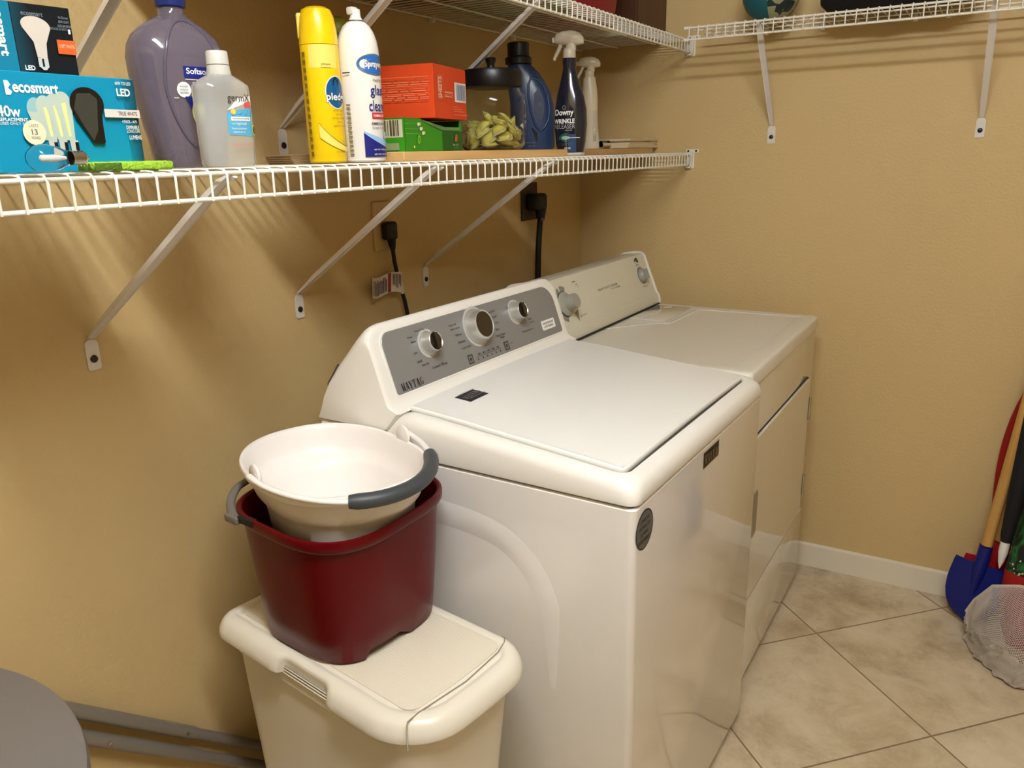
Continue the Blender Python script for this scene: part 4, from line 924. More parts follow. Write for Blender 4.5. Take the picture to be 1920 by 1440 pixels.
# --- boards
PINE = wood_mat('pale_pine', (206, 160, 98), (224, 184, 122), 1.0, 1)
bd = tag(obj('wooden_board', (lambda b: (box(b, (.020, 0, 0), (.315, .638, .0165), .0008, 1), b)[1])(NB()), PINE), 'long pale wooden board on the lower shelf, under the green box and glass jar', 'board', 'wooden boards on the lower shelf'); bd.location = (.046, .104, ZS)
bd2 = tag(obj('wooden_board', (lambda b: (box(b, (.0, 0, 0), (.225, .52, .0165), .0008, 1), b)[1])(NB()), wood_mat('tan_pine', (176, 136, 80), (196, 156, 98), 1.0, 1)), 'wooden board at the far end of the lower shelf, under the folded cloth', 'board', 'wooden boards on the lower shelf'); bd2.location = (.075, .955, ZS)
for i, (x0, y0, x1, y1, lab) in enumerate(((.200, -.052, .235, .100, 'ribbed strip of stacked brown slats lying behind the yellow can'),)):
    e = empty('slat_stack', (.21, -.035, ZS), 0, 'stack of thin brown slats lying behind the yellow can', 'slats')
    for k in range(5): bm = NB(); box(bm, (-.03, -.005-.002*k, k*.0033), (.03, .135, k*.0033+.0027), .0004, 1); obj('slat', bm, mat('brown_slat', (142, 118, 84), rough=.6), e)

# --- red-orange box and green box
ORG = mat('orange_red_carton', (226, 74, 30), rough=.38); ORL = mat('pale_orange_lines', (242, 150, 112), rough=.4); GRC = mat('green_carton', (52, 150, 28), rough=.38)
gb = empty('carton', (.300, .188, ZS+.0170), .133, 'open green carton with a barcode end, on the board under the red-orange box', 'box')
GX, GY, GZ = -.11, .240, .0610
bm = NB(); t = .001
def slab(lo, hi): box(bm, lo, hi)
slab((GX, 0, 0), (0, GY, t)); slab((GX, 0, t), (GX+t, GY, GZ)); slab((GX, 0, t), (0, t, GZ)); slab((GX, GY-t, t), (0, GY, GZ)); 
obj('carton_body', bm, GRC, gb, 0)
# front panel with a torn, sloping opening
bm = NB(); fo = [(0, 0), (GY, 0), (GY, GZ), (.228, GZ), (.226, .043), (.150, .040), (.098, .0495), (.060, GZ), (0, GZ)]
loft(bm, [[(-t, y, z) for y, z in fo], [(0, y, z) for y, z in fo]]); fp = obj('front_panel', bm, GRC, gb, 0)
bm = NB(); fo = [(.062, GZ-.002), (.098, .0500), (.148, .0405), (.226, .0415), (.226, .0475), (.160, .0470)]
loft(bm, [[(.0005, y, z) for y, z in fo], [(.0013, y, z) for y, z in fo]]); obj('torn_flap', bm, mat('pale_green_flap', (108, 150, 92), rough=.5), gb, 0)
bm = NB(); box(bm, (-.10, .07, .0015), (-.012, .225, .034), .003); obj('grey_contents', bm, mat('dark_contents', (74, 66, 52), rough=.7), gb)
bm = NB(); box(bm, (GX, 0, GZ-.001), (-.07, GY, GZ)); box(bm, (-.07, 0, GZ-.001), (-.0, .055, GZ)); box(bm, (-.07, .228, GZ-.001), (-.0, GY, GZ)); obj('top_panel', bm, GRC, gb, 0)
P = Print(flat((0, 0, 0), (0, 1, 0), (0, 0, 1)))
P.rect(.150, GY-.001, .001, .0395, mat('dark_green_print', (22, 96, 30), rough=.4))
for z in (.050, .041, .032): P.rect(.001, .070-z*.2, z, z+.0007, mat('pale_green_line', (130, 200, 96)))
for y, z in ((.052, .050), (.060, .042), (.068, .034)): P.ell(y, z, .0045, .0035, WHITE); P.ell(y+.006, z+.001, .002, .003, mat('pale_yellow_print', (246, 222, 110)))
P.ell(.050, .022, .0050, .0085, mat('lime_print', (150, 210, 60)), rot=-.3); P.ell(.050, .022, .0028, .0055, GRC, rot=-.3); P.rect(.028, .033, .006, .0110, YP)
P.ell(.208, .026, .0060, .0085, mat('orange_brown_print', (190, 96, 50)), rot=-.5); P.text('30 CT', .205, .0125, .026, .0030, WHITE); P.text('SHEETS', .207, .0065, .024, .0040, mat('pale_green_flap', (108, 150, 92)))
P.done('label_print', fp)
P = Print(lambda u_, v_, off: (u_, -off, v_))
P.rect(-.085, -.004, .026, .058, mat('barcode_ground', (206, 204, 176), rough=.5)); rnd = random.Random(5); x = -.080
while x < -.010:
    w_ = rnd.choice((.0015, .003, .0045)); P.rect(x, x+w_, .029, .057, mat('barcode_bars', (92, 84, 56), rough=.5)); x += w_+rnd.choice((.002, .0035))
P.rect(-.070, -.012, .003, .016, mat('pale_green_patch', (140, 160, 112))); P.ell(-.085, .018, .005, .005, WHITE)
P.done('end_print', gb)

rx = empty('carton', (.302, .284, ZS+.0170+.0625), .20, 'bright red-orange carton with printed lines, lying on the green carton', 'box')
bm = NB(); box(bm, (-.22, 0, 0), (0, .165, .1000), .001, 1); ro = obj('carton_body', bm, ORG, rx, 20)
P = Print(lambda u_, v_, off: (u_, -off, v_))
for k, (z, l) in enumerate(((.0715, .215), (.0665, .215), (.0625, .20), (.0555-.001, .215), (.0505, .215), (.0425, .215), (.0385, .215), (.0345, .215))): P.lines(-l, -.008, [z], .0012 if k not in (0, 3) else .0006, ORL, seed=k+2)
for z in (.0760, .0595, .0458): P.rect(-.215, -.008, z, z+.0007, ORL)
P.done('side_print', ro)
P = Print(flat((0, 0, 0), (0, 1, 0), (0, 0, 1)))
P.rect(.0004, .0012, .004, .096, mat('orange_fold', (164, 44, 16), rough=.5)); P.poly(rrect(.014, .045, .034, .082, .003), mat('deep_orange_print', (214, 92, 56))); P.text('SHEETS', .0290, .058, .040, .018, mat('pale_pink_print', (244, 186, 164)), .03, rot=pi/2)
P.rect(.050, .092, .0485, .0520, ORL); P.rect(.050, .092, .0455, .0468, ORL); P.rect(.050, .088, .0410, .0440, ORL)
P.rect(.100, .160, .0340, .0720, WHITE); rnd = random.Random(8); x = .108
while x < .152: w_ = rnd.choice((.0009, .0018, .0028)); P.rect(x, x+w_, .038, .069, mat('blue_grey_bars', (120, 132, 168))); x += w_+rnd.choice((.001, .002))
for z, l in ((.0235, .106), (.0190, .128), (.0145, .135), (.0080, .160)): P.lines(.085, l, [z], .0014, ORL, seed=int(z*9999))
P.done('end_print', ro)

# --- glass jar of yellow pods
GL = mat('jar_glass', (240, 244, 240), rough=.02, trans=1, ior=1.25)
jr = empty('glass_jar', (.245, .588, ZS+.0170), 0, 'round glass jar with a black knobbed lid, half full of yellow pods', 'jar')
bm = NB(); lathe(bm, [(.050, .0005), (.064, .001), (.073, .010), (.078, .028), (.079, .060), (.0785, .100), (.075, .118), (.068, .130), (.064, .136), (.064, .142), (.0625, .142), (.0625, .135), (.0665, .129), (.0735, .117), (.077, .100), (.0775, .060), (.0765, .030), (.0715, .013), (.063, .0045), (.001, .004)], 56, caps=(True, True)); obj('glass_body', bm, GL, jr, 60)
bm = NB(); lathe(bm, [(.0655, .137), (.0690, .138), (.0700, .142), (.0700, .168), (.0675, .1735), (.055, .1755), (.010, .177), (.009, .180), (.0085, .186), (.0125, .196), (.013, .199), (.011, .201), (.001, .2015)], 48, caps=(True, True)); obj('lid', bm, BLACK, jr, 35)
POD = mat('yellow_pod_gel', (240, 224, 120), rough=.15, trans=.1, ior=1.3); POD2 = mat('pod_film', (244, 236, 186), rough=.12, trans=.2, ior=1.2)
bm = NB()
def podmesh():
    b = NB(); g = bmesh.ops.create_uvsphere(b, u_segments=14, v_segments=8, radius=1)
    for v in b.verts:
        x, y, z = v.co; r = hypot(x, y); k = max(abs(x), abs(y))/r if r > .01 else 1
        v.co = Vector((x/k*.0155 if r > .01 else 0, y/k*.0155 if r > .01 else 0, z*.0085))
    return b
pm = None; rnd = random.Random(11); pods = []
layers = [(.016, .046, 7), (.030, .050, 8), (.043, .048, 8), (.056, .044, 7), (.068, .030, 5)]
cnt = 0
for z, rr_, n in layers:
    for k in range(n+1):
        if k == n: a, q = 0, .006
        else: a, q = 2*pi*k/n+z*37, rr_+rnd.uniform(-.003, .004)
        if z > .06 and cos(a-2.6) > .2 and k < n: continue
        if cnt == 0:
            o = obj('detergent_pod', podmesh(), POD, None, 50)
            b = NB(); oo = rrect(-.0185, .0185, -.0185, .0185, .004, 3); loft(b, [[(x, y, -.0004) for x, y in oo], [(x, y, .0004) for x, y in oo]])
            fl = obj('film_edge', b, POD2, o, 30); first = (o, fl)
        else:
            o = first[0].copy(); C.objects.link(o); f_ = first[1].copy(); f_.parent = o; C.objects.link(f_)
        cnt += 1
        o.location = (.245+q*cos(a), .588+q*sin(a), ZS+.017+z+rnd.uniform(-.003, .003)); o.rotation_euler = (rnd.uniform(-.9, .9), rnd.uniform(-.9, .9), rnd.uniform(0, 3))
        tag(o, 'yellow detergent pod inside the glass jar', 'detergent pod', 'yellow pods in the glass jar')

# --- navy detergent jug
NJ = mat('navy_jug_plastic', (40, 58, 92), rough=.3)
jg = empty('detergent_jug', (.220, .826, ZS+.0170), radians(-61), 'navy detergent jug with a black cap, between the glass jar and the dark spray bottle', 'jug')
secs = [(.001, .034, .050, 3.2, 0), (.006, .037, .055, 3, 0), (.06, .038, .057, 2.8, 0), (.11, .037, .055, 2.7, -.001), (.14, .035, .052, 2.5, -.006), (.165, .032, .046, 2.4, -.014), (.185, .029, .040, 2.3, -.022), (.202, .026, .032, 2.1, -.030), (.210, .024, .025, 2, -.034)]
jo, jf = bottle(jg, 'jug_body', secs, NJ)
bm = NB(); lathe(bm, [(.026, .207), (.0335, .208), (.0340, .222), (.0275, .227), (.0275, .256), (.025, .2585), (.001, .259)], 32, (0, -.034)); obj('cap', bm, BLACK, jg, 35)
bm = NB(); hp = [(-.004, .172), (.014, .168), (.028, .152), (.038, .128), (.042, .10), (.040, .075), (.030, .055), (.018, .045), (.006, .060), (-.004, .090), (-.010, .125), (-.010, .155)]
tube(bm, [jf(a, b, .0005) for a, b in hp], .0030, 8, closed=True); obj('handle_ridge', bm, NJ, jg, 60)
bm = NB(); hp2 = [(.016, .150), (.026, .125), (.028, .095), (.022, .070), (.012, .070), (.004, .100), (.004, .135)]
b_ = [jf(a, b, .0012) for a, b in hp2]; bm.faces.new([bm.verts.new(p) for p in b_]); obj('handle_recess', bm, mat('deep_navy_recess', (22, 34, 60), rough=.45), jg, smooth='decal')
P = Print(jf, .0005); P.poly([(-.040, .004), (.010, .004), (.012, .040), (.000, .052), (-.040, .080)], BLACK); P.poly([(-.030, .060), (-.016, .050), (-.018, .066)], WHITE); P.text('FABRIC CARE', -.008, .018, .028, .004, GREYP); P.text('48 OZ', -.004, .010, .018, .003, GREYP); P.done('label_print', jo)

# --- dark wrinkle spray bottle
TR = mat('translucent_trigger_plastic', (226, 214, 190), rough=.3, trans=.3)
dwn = empty('spray_bottle', (.335, .812, ZS), radians(-74), 'dark navy spray bottle with a pale trigger and white lettering, beside the navy jug', 'spray bottle')
DN = mat('black_navy_bottle', (28, 32, 44), rough=.15, coat=.5)
secs = [(.001, .024, .029, 2.6, 0), (.005, .026, .033, 2.5, 0), (.035, .028, .0375, 2.4, 0), (.075, .029, .0405, 2.3, 0), (.110, .028, .0395, 2.2, 0), (.140, .025, .034, 2.1, -.001), (.165, .021, .026, 2, -.002), (.190, .017, .0190, 2, -.003), (.205, .0155, .0155, 2, -.003), (.228, .0165, .0170, 2, -.003)]
do, df = bottle(dwn, 'bottle_body', secs, DN)
bm = NB(); loft(bm, [[(x, y, z) for x, y in superell(a, b, 2.6, 40)] for z, a, b in ((.0002, .0245, .0295), (.0035, .0270, .0340), (.0080, .0272, .0345), (.0082, .0255, .0325))]); obj('base_band', bm, mat('pale_base', (206, 200, 186), rough=.35), dwn, 30)
def trigger(e, z0, m, s=1.0, dy=-.003, name='spray_trigger'):
    bm = NB(); lathe(bm, [(.0150*s, z0), (.0155*s, z0+.002), (.0150*s, z0+.018*s), (.013*s, z0+.022*s)], 28, (0, dy)); obj('collar', bm, m, e, 35)
    bm = NB()
    hd = [(-.036, .042, .006, .007), (-.030, .045, .0115, .0125), (-.016, .046, .0135, .0160), (.0, .045, .0145, .0175), (.014, .044, .0145, .0165), (.026, .042, .0120, .0130), (.034, .038, .006, .007)]
    loft(bm, [[(cx*hw*s, dy+y*s*1.02, z0+(zc+cz*hh)*s) for cx, cz in [(cos(2*pi*k/20), sin(2*pi*k/20)) for k in range(20)]] for y, zc, hw, hh in hd])
    head = obj('trigger_head', bm, m, e, 50)
    bm = NB(); loft(bm, [[(cx*.0115*s, dy+(cy*.0125+.004)*s, z0+z*s) for cx, cy in superell(1, 1, 2.5, 20)] for z in (.016, .034)]); obj('neck', bm, m, e, 40)
    bm = NB(); tube(bm, [(0, dy-.020*s, z0+.034*s), (0, dy-.026*s, z0+.020*s), (0, dy-.034*s, z0+.006*s), (0, dy-.038*s, z0-.003*s)], [.0055*s, .005*s, .0045*s, .004*s], 10); obj('trigger_lever', bm, m, e, 50)
    bm = NB(); box(bm, (-.005*s, dy-.042*s, z0+.036*s), (.005*s, dy-.034*s, z0+.048*s), .0015); obj('nozzle', bm, m, e)
trigger(dwn, .2285, TR, 1.0)
P = Print(df, .0004); P.ell(-.012, .1140, .0042, .0055, GREYP); P.ell(-.012, .1140, .0028, .0040, DN)
P.text('Downy', -.0120, .1010, .0480, .0185, WHITE, .02); P.text('WRINKLE', -.0120, .0825, .0530, .0110, WHITE, .03); P.text('RELEASER', -.0110, .0700, .0530, .0100, mat('light_grey_print', (176, 176, 176)), -.004)
P.text('FRESH SCENT', .000, .0610, .018, .0018, WHITE)
P.rect(-.002, .018, .010, .052, mat('blue_glow_print', (34, 62, 104))); P.ell(-.014, .0470, .0130, .0058, mat('teal_green_print', (34, 84, 66)), rot=.5); P.ell(-.014, .0400, .0130, .0045, mat('teal_green_print', (34, 84, 66)), rot=-.5); P.ell(-.008, .0435, .0105, .0045, mat('pale_teal_print', (150, 178, 168)))
P.rect(.0, .0270, .0428, .0440, WHITE, nu=3); P.rect(-.0070, -.0060, .018, .040, mat('pale_teal_print', (150, 178, 168))); P.rect(-.0115, .0090, .0290, .0298, GREYP); P.rect(-.018, .0080, .0262, .0266, GREYP); P.text('16.9 OZ', -.0030, .0190, .016, .0042, WHITE, .02)
P.done('label_print', do)

# --- pale spray bottle
PBt = mat('pearl_white_bottle', (222, 212, 186), rough=.28)
ws = empty('spray_bottle', (.192, 1.235, ZS+.0170), radians(-66), 'slim pearl-white spray bottle with a white trigger, behind the dark spray bottle', 'spray bottle')
secs = [(.001, .022, .026, 2.6, 0), (.005, .024, .0275, 2.5, 0), (.035, .022, .0240, 2.4, .001), (.080, .020, .0195, 2.3, .001), (.110, .021, .0205, 2.3, 0), (.145, .022, .0230, 2.3, -.002), (.170, .020, .0220, 2.2, -.003), (.195, .0175, .0190, 2.1, -.004), (.204, .0165, .0175, 2, -.004)]
wo, wf = bottle(ws, 'bottle_body', secs, PBt); trigger(ws, .2045, PBt, .92, -.004)
P = Print(wf, .0004); P.rect(.006, .0185, .020, .110, mat('pale_label', (206, 198, 172), rough=.4), nu=3); P.rect(.0065, .019, .046, .066, INK, nu=3); P.rect(.0065, .018, .068, .082, mat('olive_label', (96, 90, 36)), nu=3)
for k in range(5): P.rect(.008, .018, .024+k*.004, .0255+k*.004, GREYP, nu=2)
P.text('F', .012, .056, .006, .010, WHITE, .02); P.done('label_print', wo)

# --- folded cloth
CLT = mat('beige_folded_cloth', (218, 200, 164), rough=.85, bump=.4, bscale=600)
fc = empty('folded_cloth', (.190, 1.365, ZS+.0170), 0, 'folded beige cloth with a rolled edge, on the board at the far end', 'cloth')
def fold(name, x0, x1, z, th, y0, y1, curl=0):
    bm = NB(); n = 26; rings = []
    for k in range(n+1):
        t = k/n; y = y0+(y1-y0)*t; top = []
        for j in range(9): x = x0+(x1-x0)*j/8; top.append((x, y, z+th+.0035*sin(t*7+j*.5+z*200)*min(1, t*4)+.004*sin(j*.8)*t))
        bot = [(x, y, max(z, .0006)) for x, _, _ in top[::-1]]; rings.append(top+bot)
    loft(bm, rings); return obj(name, bm, CLT, fc, 60)
fold('lower_fold', -.07, .095, .001, .012, -.06, .20); fold('middle_fold', -.06, .09, .012, .011, -.035, .195); fold('upper_fold', -.075, .095, .022, .006, -.045, .19)
bm = NB(); pth = []
for k in range(30): a = k/29*4.2*pi/2; r = .0115-.007*k/29; pth.append((a, r))
o1 = [(.035+r*cos(a+pi/2), .0125+r*sin(a+pi/2)) for a, r in pth]
rings = []
for y in [-.125+k*.0055 for k in range(12)]: rings.append([(x, y, z) for x, z in o1]+[(x-.0012, y, z-.0006) for x, z in o1[::-1]])
loft(bm, rings); obj('rolled_edge', bm, CLT, fc, 60)

# ================================================================== THINGS ON THE UPPER AND FAR SHELVES
CAB = wood_mat('dark_brown_wood', (58, 30, 14), (84, 46, 22), .7, 2)
wcb = empty('wooden_cabinet', (.0, 1.50, ZU), 0, 'dark brown wooden cabinet standing at the far end of the upper shelf', 'cabinet')
bm = NB(); box(bm, (.012, -.20+.018, .0005), (.303, .058, .60), .001, 1); obj('cabinet_body', bm, CAB, wcb)
for x0, x1 in ((.014, .1655), (.1685, .3015)):
    bm = NB(); box(bm, (x0, -.20, .003), (x1, -.1825, .597), .0015, 1); obj('door', bm, CAB, wcb)
rc = empty('storage_tub', (.200, 1.02, ZU), 0, 'dark red tub on the upper shelf beside the brown cabinet', 'tub')
bm = NB(); loft(bm, [br(-.10, .10, -.11, .11, z, .03) if False else [(x, y, z) for x, y in rrect(-a, a, -b_, b_, .03, 5)] for z, a, b_ in ((.0005, .105, .125), (.004, .110, .130), (.13, .125, .145), (.14, .130, .150), (.145, .130, .150), (.145, .122, .142), (.02, .108, .128))]); obj('tub_body', bm, mat('dark_red_tub', (140, 18, 34), rough=.4), rc, 40)
gbk = empty('storage_basket', (.205, .730, ZU), 0, 'pale green basket on the upper shelf at the top edge of the photo', 'basket')
bm = NB(); loft(bm, [[(x, y, z) for x, y in rrect(-a, a, -b_, b_, .03, 5)] for z, a, b_ in ((.0005, .125, .105), (.004, .130, .110), (.13, .145, .120), (.14, .150, .125), (.145, .150, .125), (.145, .142, .118), (.02, .128, .108))]); obj('basket_body', bm, mat('pale_green_basket', (150, 172, 120), rough=.5), gbk, 40)
KRAFT = mat('brown_cardboard', (128, 100, 66), rough=.8)
for i, (y0, y1, h, x1, lab) in enumerate(((-.20, .18, .26, .355, 'brown cardboard box added to shade the wall, on the upper shelf above the aerosol cans'), (.20, .585, .22, .350, 'brown cardboard box added to shade the wall, on the upper shelf above the glass jar'))):
    e = empty('shading_cardboard_box', (.02, y0, ZU), 0, lab, 'box', 'cardboard boxes added to shade the left wall'); bm = NB(); box(bm, (0, 0, .0005), (x1-.02, y1-y0, h), .002, 1); obj('carton', bm, KRAFT, e)  # boxes added up here to keep lamp light off the wall behind
    bm = NB(); box(bm, (.14, -.0006, .0003), (.19, y1-y0+.0006, h+.0006)); obj('tape', bm, mat('packing_tape', (160, 134, 92), rough=.3), e)

BALLM = bpy.data.materials.new('teal_patterned_ball'); BALLM.use_nodes = True; nt = BALLM.node_tree; b = nt.nodes['Principled BSDF']; b.inputs['Roughness'].default_value = .5
tc = nt.nodes.new('ShaderNodeTexCoord'); vo = nt.nodes.new('ShaderNodeTexVoronoi'); vo.inputs['Scale'].default_value = 45; vo.inputs['Randomness'].default_value = 1
r = nt.nodes.new('ShaderNodeValToRGB'); r.color_ramp.interpolation = 'CONSTANT'; e_ = r.color_ramp.elements; e_[0].color = lin((150, 150, 112)); e_[1].position = .45; e_[1].color = lin((24, 44, 46)); x_ = e_.new(.7); x_.color = lin((170, 160, 60)); x_ = e_.new(.85); x_.color = lin((180, 184, 150))
nt.links.new(tc.outputs['Object'], vo.inputs['Vector']); nt.links.new(vo.outputs['Color'], r.inputs[0])
sx = nt.nodes.new('ShaderNodeSeparateXYZ'); nt.links.new(tc.outputs['Object'], sx.inputs[0]); gt = nt.nodes.new('ShaderNodeMath'); gt.operation = 'GREATER_THAN'; gt.inputs[1].default_value = .006; nt.links.new(sx.outputs[0], gt.inputs[0])
mx = nt.nodes.new('ShaderNodeMix'); mx.data_type = 'RGBA'; mx.inputs[6].default_value = lin((14, 92, 104)); nt.links.new(gt.outputs[0], mx.inputs[0]); nt.links.new(r.outputs[0], mx.inputs[7]); nt.links.new(mx.outputs[2], b.inputs['Base Color'])
bm = NB(); bmesh.ops.create_uvsphere(bm, u_segments=40, v_segments=24, radius=.080); ball = tag(obj('beach_ball', bm, BALLM, None, 180), 'teal and patterned ball at the left of the far shelf', 'ball'); ball.location = (.6555, D-.125, ZF+.0800)
db = empty('duffel_bag', (.98, D-.135, ZF), 0, 'black folded bag on the far shelf, right of the ball', 'bag')
bm = NB(); rings = []
for k in range(25):
    t = k/24; x = -.185+.39*t; q = (1-abs(2*t-1)**6)**.5 if 0 < t < 1 else .25; q = max(q, .3)
    rings.append([(x, yy*.088*q, max(.0006, .075*(1-(1-q)*.5)+zz*.074*q+.004*sin(t*17+zz*3))) for yy, zz in superell(1, 1, 2.6, 28)])
loft(bm, rings); obj('bag_body', bm, mat('black_bag_fabric', (16, 14, 20), rough=.85, bump=.3, bscale=500), db, 60)
bm = NB(); tube(bm, [(-.08, -.02, .148), (-.05, -.03, .19), (.05, -.03, .19), (.08, -.02, .148)], .006, 8); obj('handle', bm, RUBBER, db)

# ================================================================== BY THE FAR WALL, RIGHT
BLUE = mat('royal_blue_plastic', (10, 26, 112), rough=.35); REDP = mat('bright_red_plastic', (176, 20, 34), rough=.35)
HAND = wood_mat('wooden_handle', (190, 142, 72), (214, 168, 96), .8, 2, .4)
def toy_shovel(loc, lean, roll, yaw, m, lab, bladew, top=1.02):
    e = empty('toy_shovel', loc, 0, lab, 'shovel', rot=(lean, roll, yaw))
    bm = NB(); rings = []
    prof = [(.000, .004), (.012, .034), (.03, .052), (.055, .066), (.085, .074), (.12, .076), (.15, .074), (.184, .070), (.194, .068)]
    for z, hw in prof:
        hw *= bladew; row = []
        for j in range(13): q = -1+j/6; row.append((q*hw, .010*(q*q)-.012*(1-z/.22)**2*0+.0, z))
        rings.append([(x, y-.0015, z) for x, y, z in row]+[(x, y+.0015, z) for x, y, z in row[::-1]])
    loft(bm, rings); b = obj('blade', bm, m, e, 60)
    bm = NB(); tube(bm, [(0, .004, .09), (0, .004, .14), (0, .004, .175), (0, .004, .20), (0, .004, .252)], [.006, .014, .019, .0185, .0180], 20); obj('socket', bm, m, e, 60)
    bm = NB(); tube(bm, [(0, .004, .255), (0, .004, top)], .0150, 20); obj('handle', bm, HAND, e, 60)
    return e
toy_shovel((1.345, 1.418, .0035), radians(-4.5), radians(4.9), radians(-10), BLUE, 'royal blue shovel with a wooden handle, leaning on the far wall at right', 1.0)
toy_shovel((1.392, 1.470, .0035), radians(-2.0), radians(3.4), radians(8), REDP, 'red shovel with a wooden handle, behind the blue shovel', 1.15)
RBD = mat('deep_red_board', (150, 22, 16), rough=.4)
bb = empty('red_board', (1.487, 1.535, .001), 0, 'tall rounded red board against the far wall, behind the shovel handles', 'board', rot=(radians(-.8), 0, 0))
bm = NB(); oo = []
for k in range(64):
    t = 2*pi*k/64; oo.append((.118*cos(t), .449+(.34 if sin(t) > 0 else .449)*sin(t)))
loft(bm, [[(x*.97, y, .449+(z-.449)*.99) for x, z in oo] if y in (-.008, .008) else [(x, y, z) for x, z in oo] for y in (-.008, -.005, .005, .008)]); obj('panel', bm, RBD, bb, 40)
bm = NB(); tube(bm, [(-.100, -.0085, .20), (-.112, -.0085, .30), (-.1135, -.0085, .335)], .003, 6); obj('edge_stripe', bm, W_PLASTIC, bb)
um = empty('umbrella', (1.408, 1.400, .210), 0, 'closed black umbrella with its white tip pointing down, beside the shovel handles', 'umbrella', rot=(radians(-5), radians(3.5), 0))
bm = NB(); tube(bm, [(0, 0, .0), (0, 0, .02), (0, 0, .050), (0, 0, .083)], [.0012, .0075, .0125, .0125], 16); obj('tip', bm, W_PLASTIC, um, 50)
bm = NB(); tube(bm, [(0, 0, .082), (0, 0, .10), (0, 0, .30), (0, 0, .52), (0, 0, .56)], [.0130, .0165, .024, .028, .012], 14); obj('canopy', bm, mat('black_canopy', (14, 14, 18), rough=.8), um, 50)
bm = NB(); tube(bm, [(0, 0, .55), (0, 0, .66)], .007, 10); tube(bm, [(0, 0, .655), (0, 0, .75)], .013, 12); obj('handle', bm, RUBBER, um)

BAGM = bpy.data.materials.new('jungle_print_fabric'); BAGM.use_nodes = True; nt = BAGM.node_tree; b = nt.nodes['Principled BSDF']; b.inputs['Roughness'].default_value = .7
tc = nt.nodes.new('ShaderNodeTexCoord')
def ramp(fac, stops, const=True):
    r = nt.nodes.new('ShaderNodeValToRGB'); r.color_ramp.interpolation = 'CONSTANT' if const else 'LINEAR'; e = r.color_ramp.elements
    e[0].position = stops[0][0]; e[0].color = lin(stops[0][1]); e[1].position = stops[1][0]; e[1].color = lin(stops[1][1])
    for p, c in stops[2:]: q = e.new(p); q.color = lin(c)
    nt.links.new(fac, r.inputs[0]); return r.outputs[0]
n1 = nt.nodes.new('ShaderNodeTexNoise'); n1.inputs['Scale'].default_value = 16; n1.inputs['Detail'].default_value = 1.5; n1.inputs['Distortion'].default_value = .8; nt.links.new(tc.outputs['Object'], n1.inputs['Vector'])
base = ramp(n1.outputs['Fac'], [(0, (10, 26, 20)), (.42, (22, 84, 34)), (.52, (34, 112, 44)), (.60, (16, 58, 62)), (.66, (214, 170, 40)), (.72, (196, 104, 30))])
v1 = nt.nodes.new('ShaderNodeTexVoronoi'); v1.inputs['Scale'].default_value = 90; nt.links.new(tc.outputs['Object'], v1.inputs['Vector'])
lt = nt.nodes.new('ShaderNodeMath'); lt.operation = 'LESS_THAN'; lt.inputs[1].default_value = .28; nt.links.new(v1.outputs['Distance'], lt.inputs[0])
n2 = nt.nodes.new('ShaderNodeTexNoise'); n2.inputs['Scale'].default_value = 13; nt.links.new(tc.outputs['Object'], n2.inputs['Vector'])
g2 = nt.nodes.new('ShaderNodeMath'); g2.operation = 'GREATER_THAN'; g2.inputs[1].default_value = .56; nt.links.new(n2.outputs['Fac'], g2.inputs[0])
mu = nt.nodes.new('ShaderNodeMath'); mu.operation = 'MULTIPLY'; nt.links.new(lt.outputs[0], mu.inputs[0]); nt.links.new(g2.outputs[0], mu.inputs[1])
mx = nt.nodes.new('ShaderNodeMix'); mx.data_type = 'RGBA'; nt.links.new(mu.outputs[0], mx.inputs[0]); nt.links.new(base, mx.inputs[6]); mx.inputs[7].default_value = lin((196, 214, 150)); nt.links.new(mx.outputs[2], b.inputs['Base Color'])
jb = empty('tote_bag', (1.612, 1.42, 0), 0, 'tall patterned tote bag in green, yellow and red, at the right edge', 'bag')
bm = NB(); rings = []
for k in range(19):
    t = k/18; z = .002+.56*t; a = .17+.018*sin(t*5); d = .075+.012*sin(t*4+1)
    rings.append([(x*(1+.03*sin(y*60+t*9)), y*(1+.05*sin(x*30+t*7)), z) for x, y in superell(a, d, 4, 48)])
loft(bm, rings); o = obj('bag_body', bm, [BAGM, mat('red_bag_fabric', (170, 24, 22), rough=.7)], jb, 60)
for p in o.data.polygons:
    if p.center.z < .235: p.material_index = 1
bm = NB(); tube(bm, [(-.08, -.078, .50), (-.075, -.085, .58), (-.04, -.06, .68), (.04, -.06, .68), (.075, -.085, .58), (.08, -.078, .50)], .010, 10, flat=.4); obj('strap', bm, mat('black_strap', (18, 18, 22), rough=.7), jb)

# net
NET = mat('white_net_cord', (206, 196, 186), rough=.6); NETF = mat('net_fabric', (176, 164, 148), rough=.8, bump=.6, bscale=260, alpha=1)
nb = empty('net_bag', (1.47, 1.25, 0), 0, 'crumpled white mesh net bag on the floor, in front of the shovels', 'net')
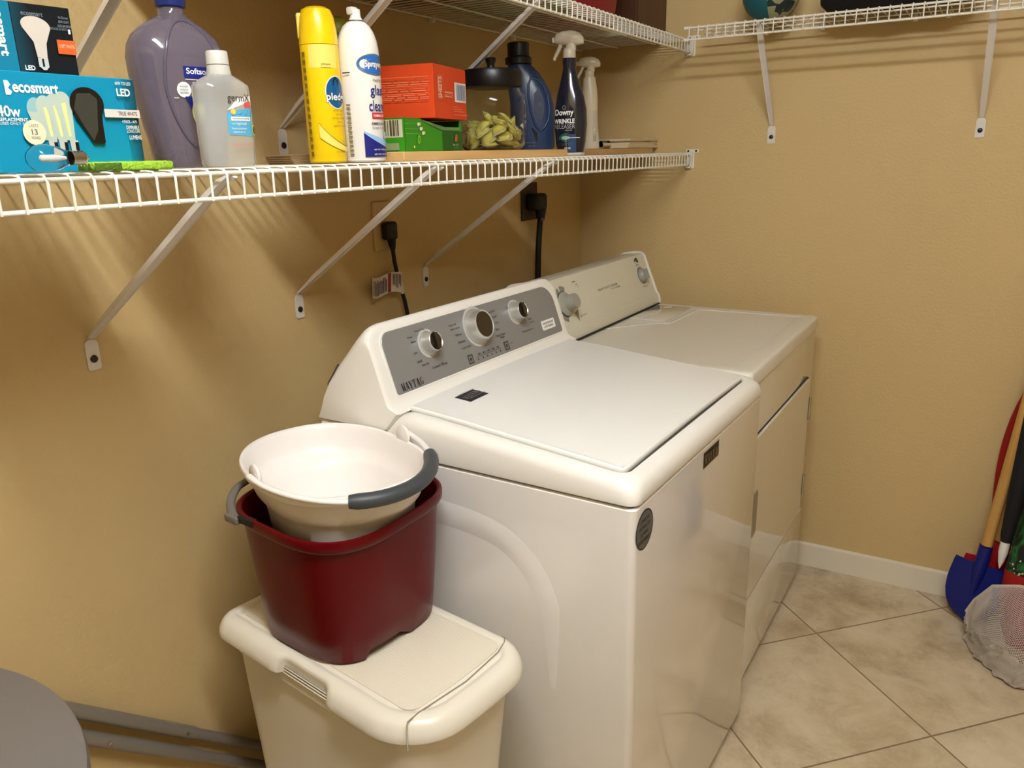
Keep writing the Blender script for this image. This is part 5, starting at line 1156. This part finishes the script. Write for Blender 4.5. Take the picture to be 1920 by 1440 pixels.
# surface of the bag: a loose sack lying on its side, mouth up at the back
def netp(u, v):
    """u from the left tip to the right, v from the rim down to the gathered end on the floor"""
    T = [(0, (-.128, .095, .080)), (.10, (-.112, .090, .125)), (.25, (-.075, .075, .188)), (.42, (-.015, .060, .212)), (.7, (.09, .05, .215)), (1, (.19, .05, .205))]
    B = [(0, (-.128, .085, .060)), (.10, (-.122, .060, .010)), (.25, (-.090, -.010, .006)), (.42, (-.040, -.085, .006)), (.7, (.06, -.135, .008)), (1, (.17, -.13, .01))]
    def at(L):
        return Vector([interp([(q[0], q[1][i]) for q in L], u) for i in range(3)])
    t, e = at(T), at(B); p = t.lerp(e, v); bu = sin(pi*v)*min(1, u*4)
    p += Vector((0, -.028, .030))*bu
    p += Vector((.006*sin(v*9+u*5), .007*sin(u*26+v*4), .009*sin(u*21+v*7)+.004*sin(u*47)))*min(1, u*5)*v
    p.z = max(p.z, .005); return p
def netcord(seqs, name, m, r, par):
    bm = NB()
    for s_ in seqs: tube(bm, s_, r, 4, caps=False)
    return obj(name, bm, m, par, 60)
NU, NV_ = 54, 34; bm = NB(); seqs = []
for i in range(-NV_, NU, 1):
    p = []
    for j in range(NV_+1):
        q = i+j
        if 0 <= q <= NU: p.append(netp(q/NU, j/NV_*.80))
    if len(p) > 2: seqs.append(p)
for i in range(0, NU+NV_, 1):
    p = []
    for j in range(NV_+1):
        q = i-j
        if 0 <= q <= NU: p.append(netp(q/NU, j/NV_*.80))
    if len(p) > 2: seqs.append(p)
nm = netcord(seqs, 'netting', NET, .00075, nb)
bm = NB(); G = [[bm.verts.new(netp(a/60, .78+.26*c/10)+Vector((.004*sin(a*1.3+c), .003*sin(c*2+a*.7), .006*abs(sin(a*.9+c*.6))))) for c in range(11)] for a in range(61)]
for a in range(60):
    for c in range(10): bm.faces.new((G[a][c], G[a+1][c], G[a+1][c+1], G[a][c+1]))
obj('gathered_end', bm, NETF, nb, 80)
bm = NB(); rimp = [netp(k/40, 0) for k in range(41)]; tube(bm, rimp, .0042, 8); obj('rim_band', bm, mat('net_rim_band', (196, 188, 176), rough=.6), nb)
bm = NB(); G = [[bm.verts.new(netp(a/8*.12-.0+c*.0, .02+c/16*.9)+Vector((0, -.0012, .0008))) for c in range(17)] for a in range(9)]
for a in range(8):
    for c in range(16): bm.faces.new((G[a][c], G[a+1][c], G[a+1][c+1], G[a][c+1]))
obj('side_seam', bm, NETF, nb, 80)
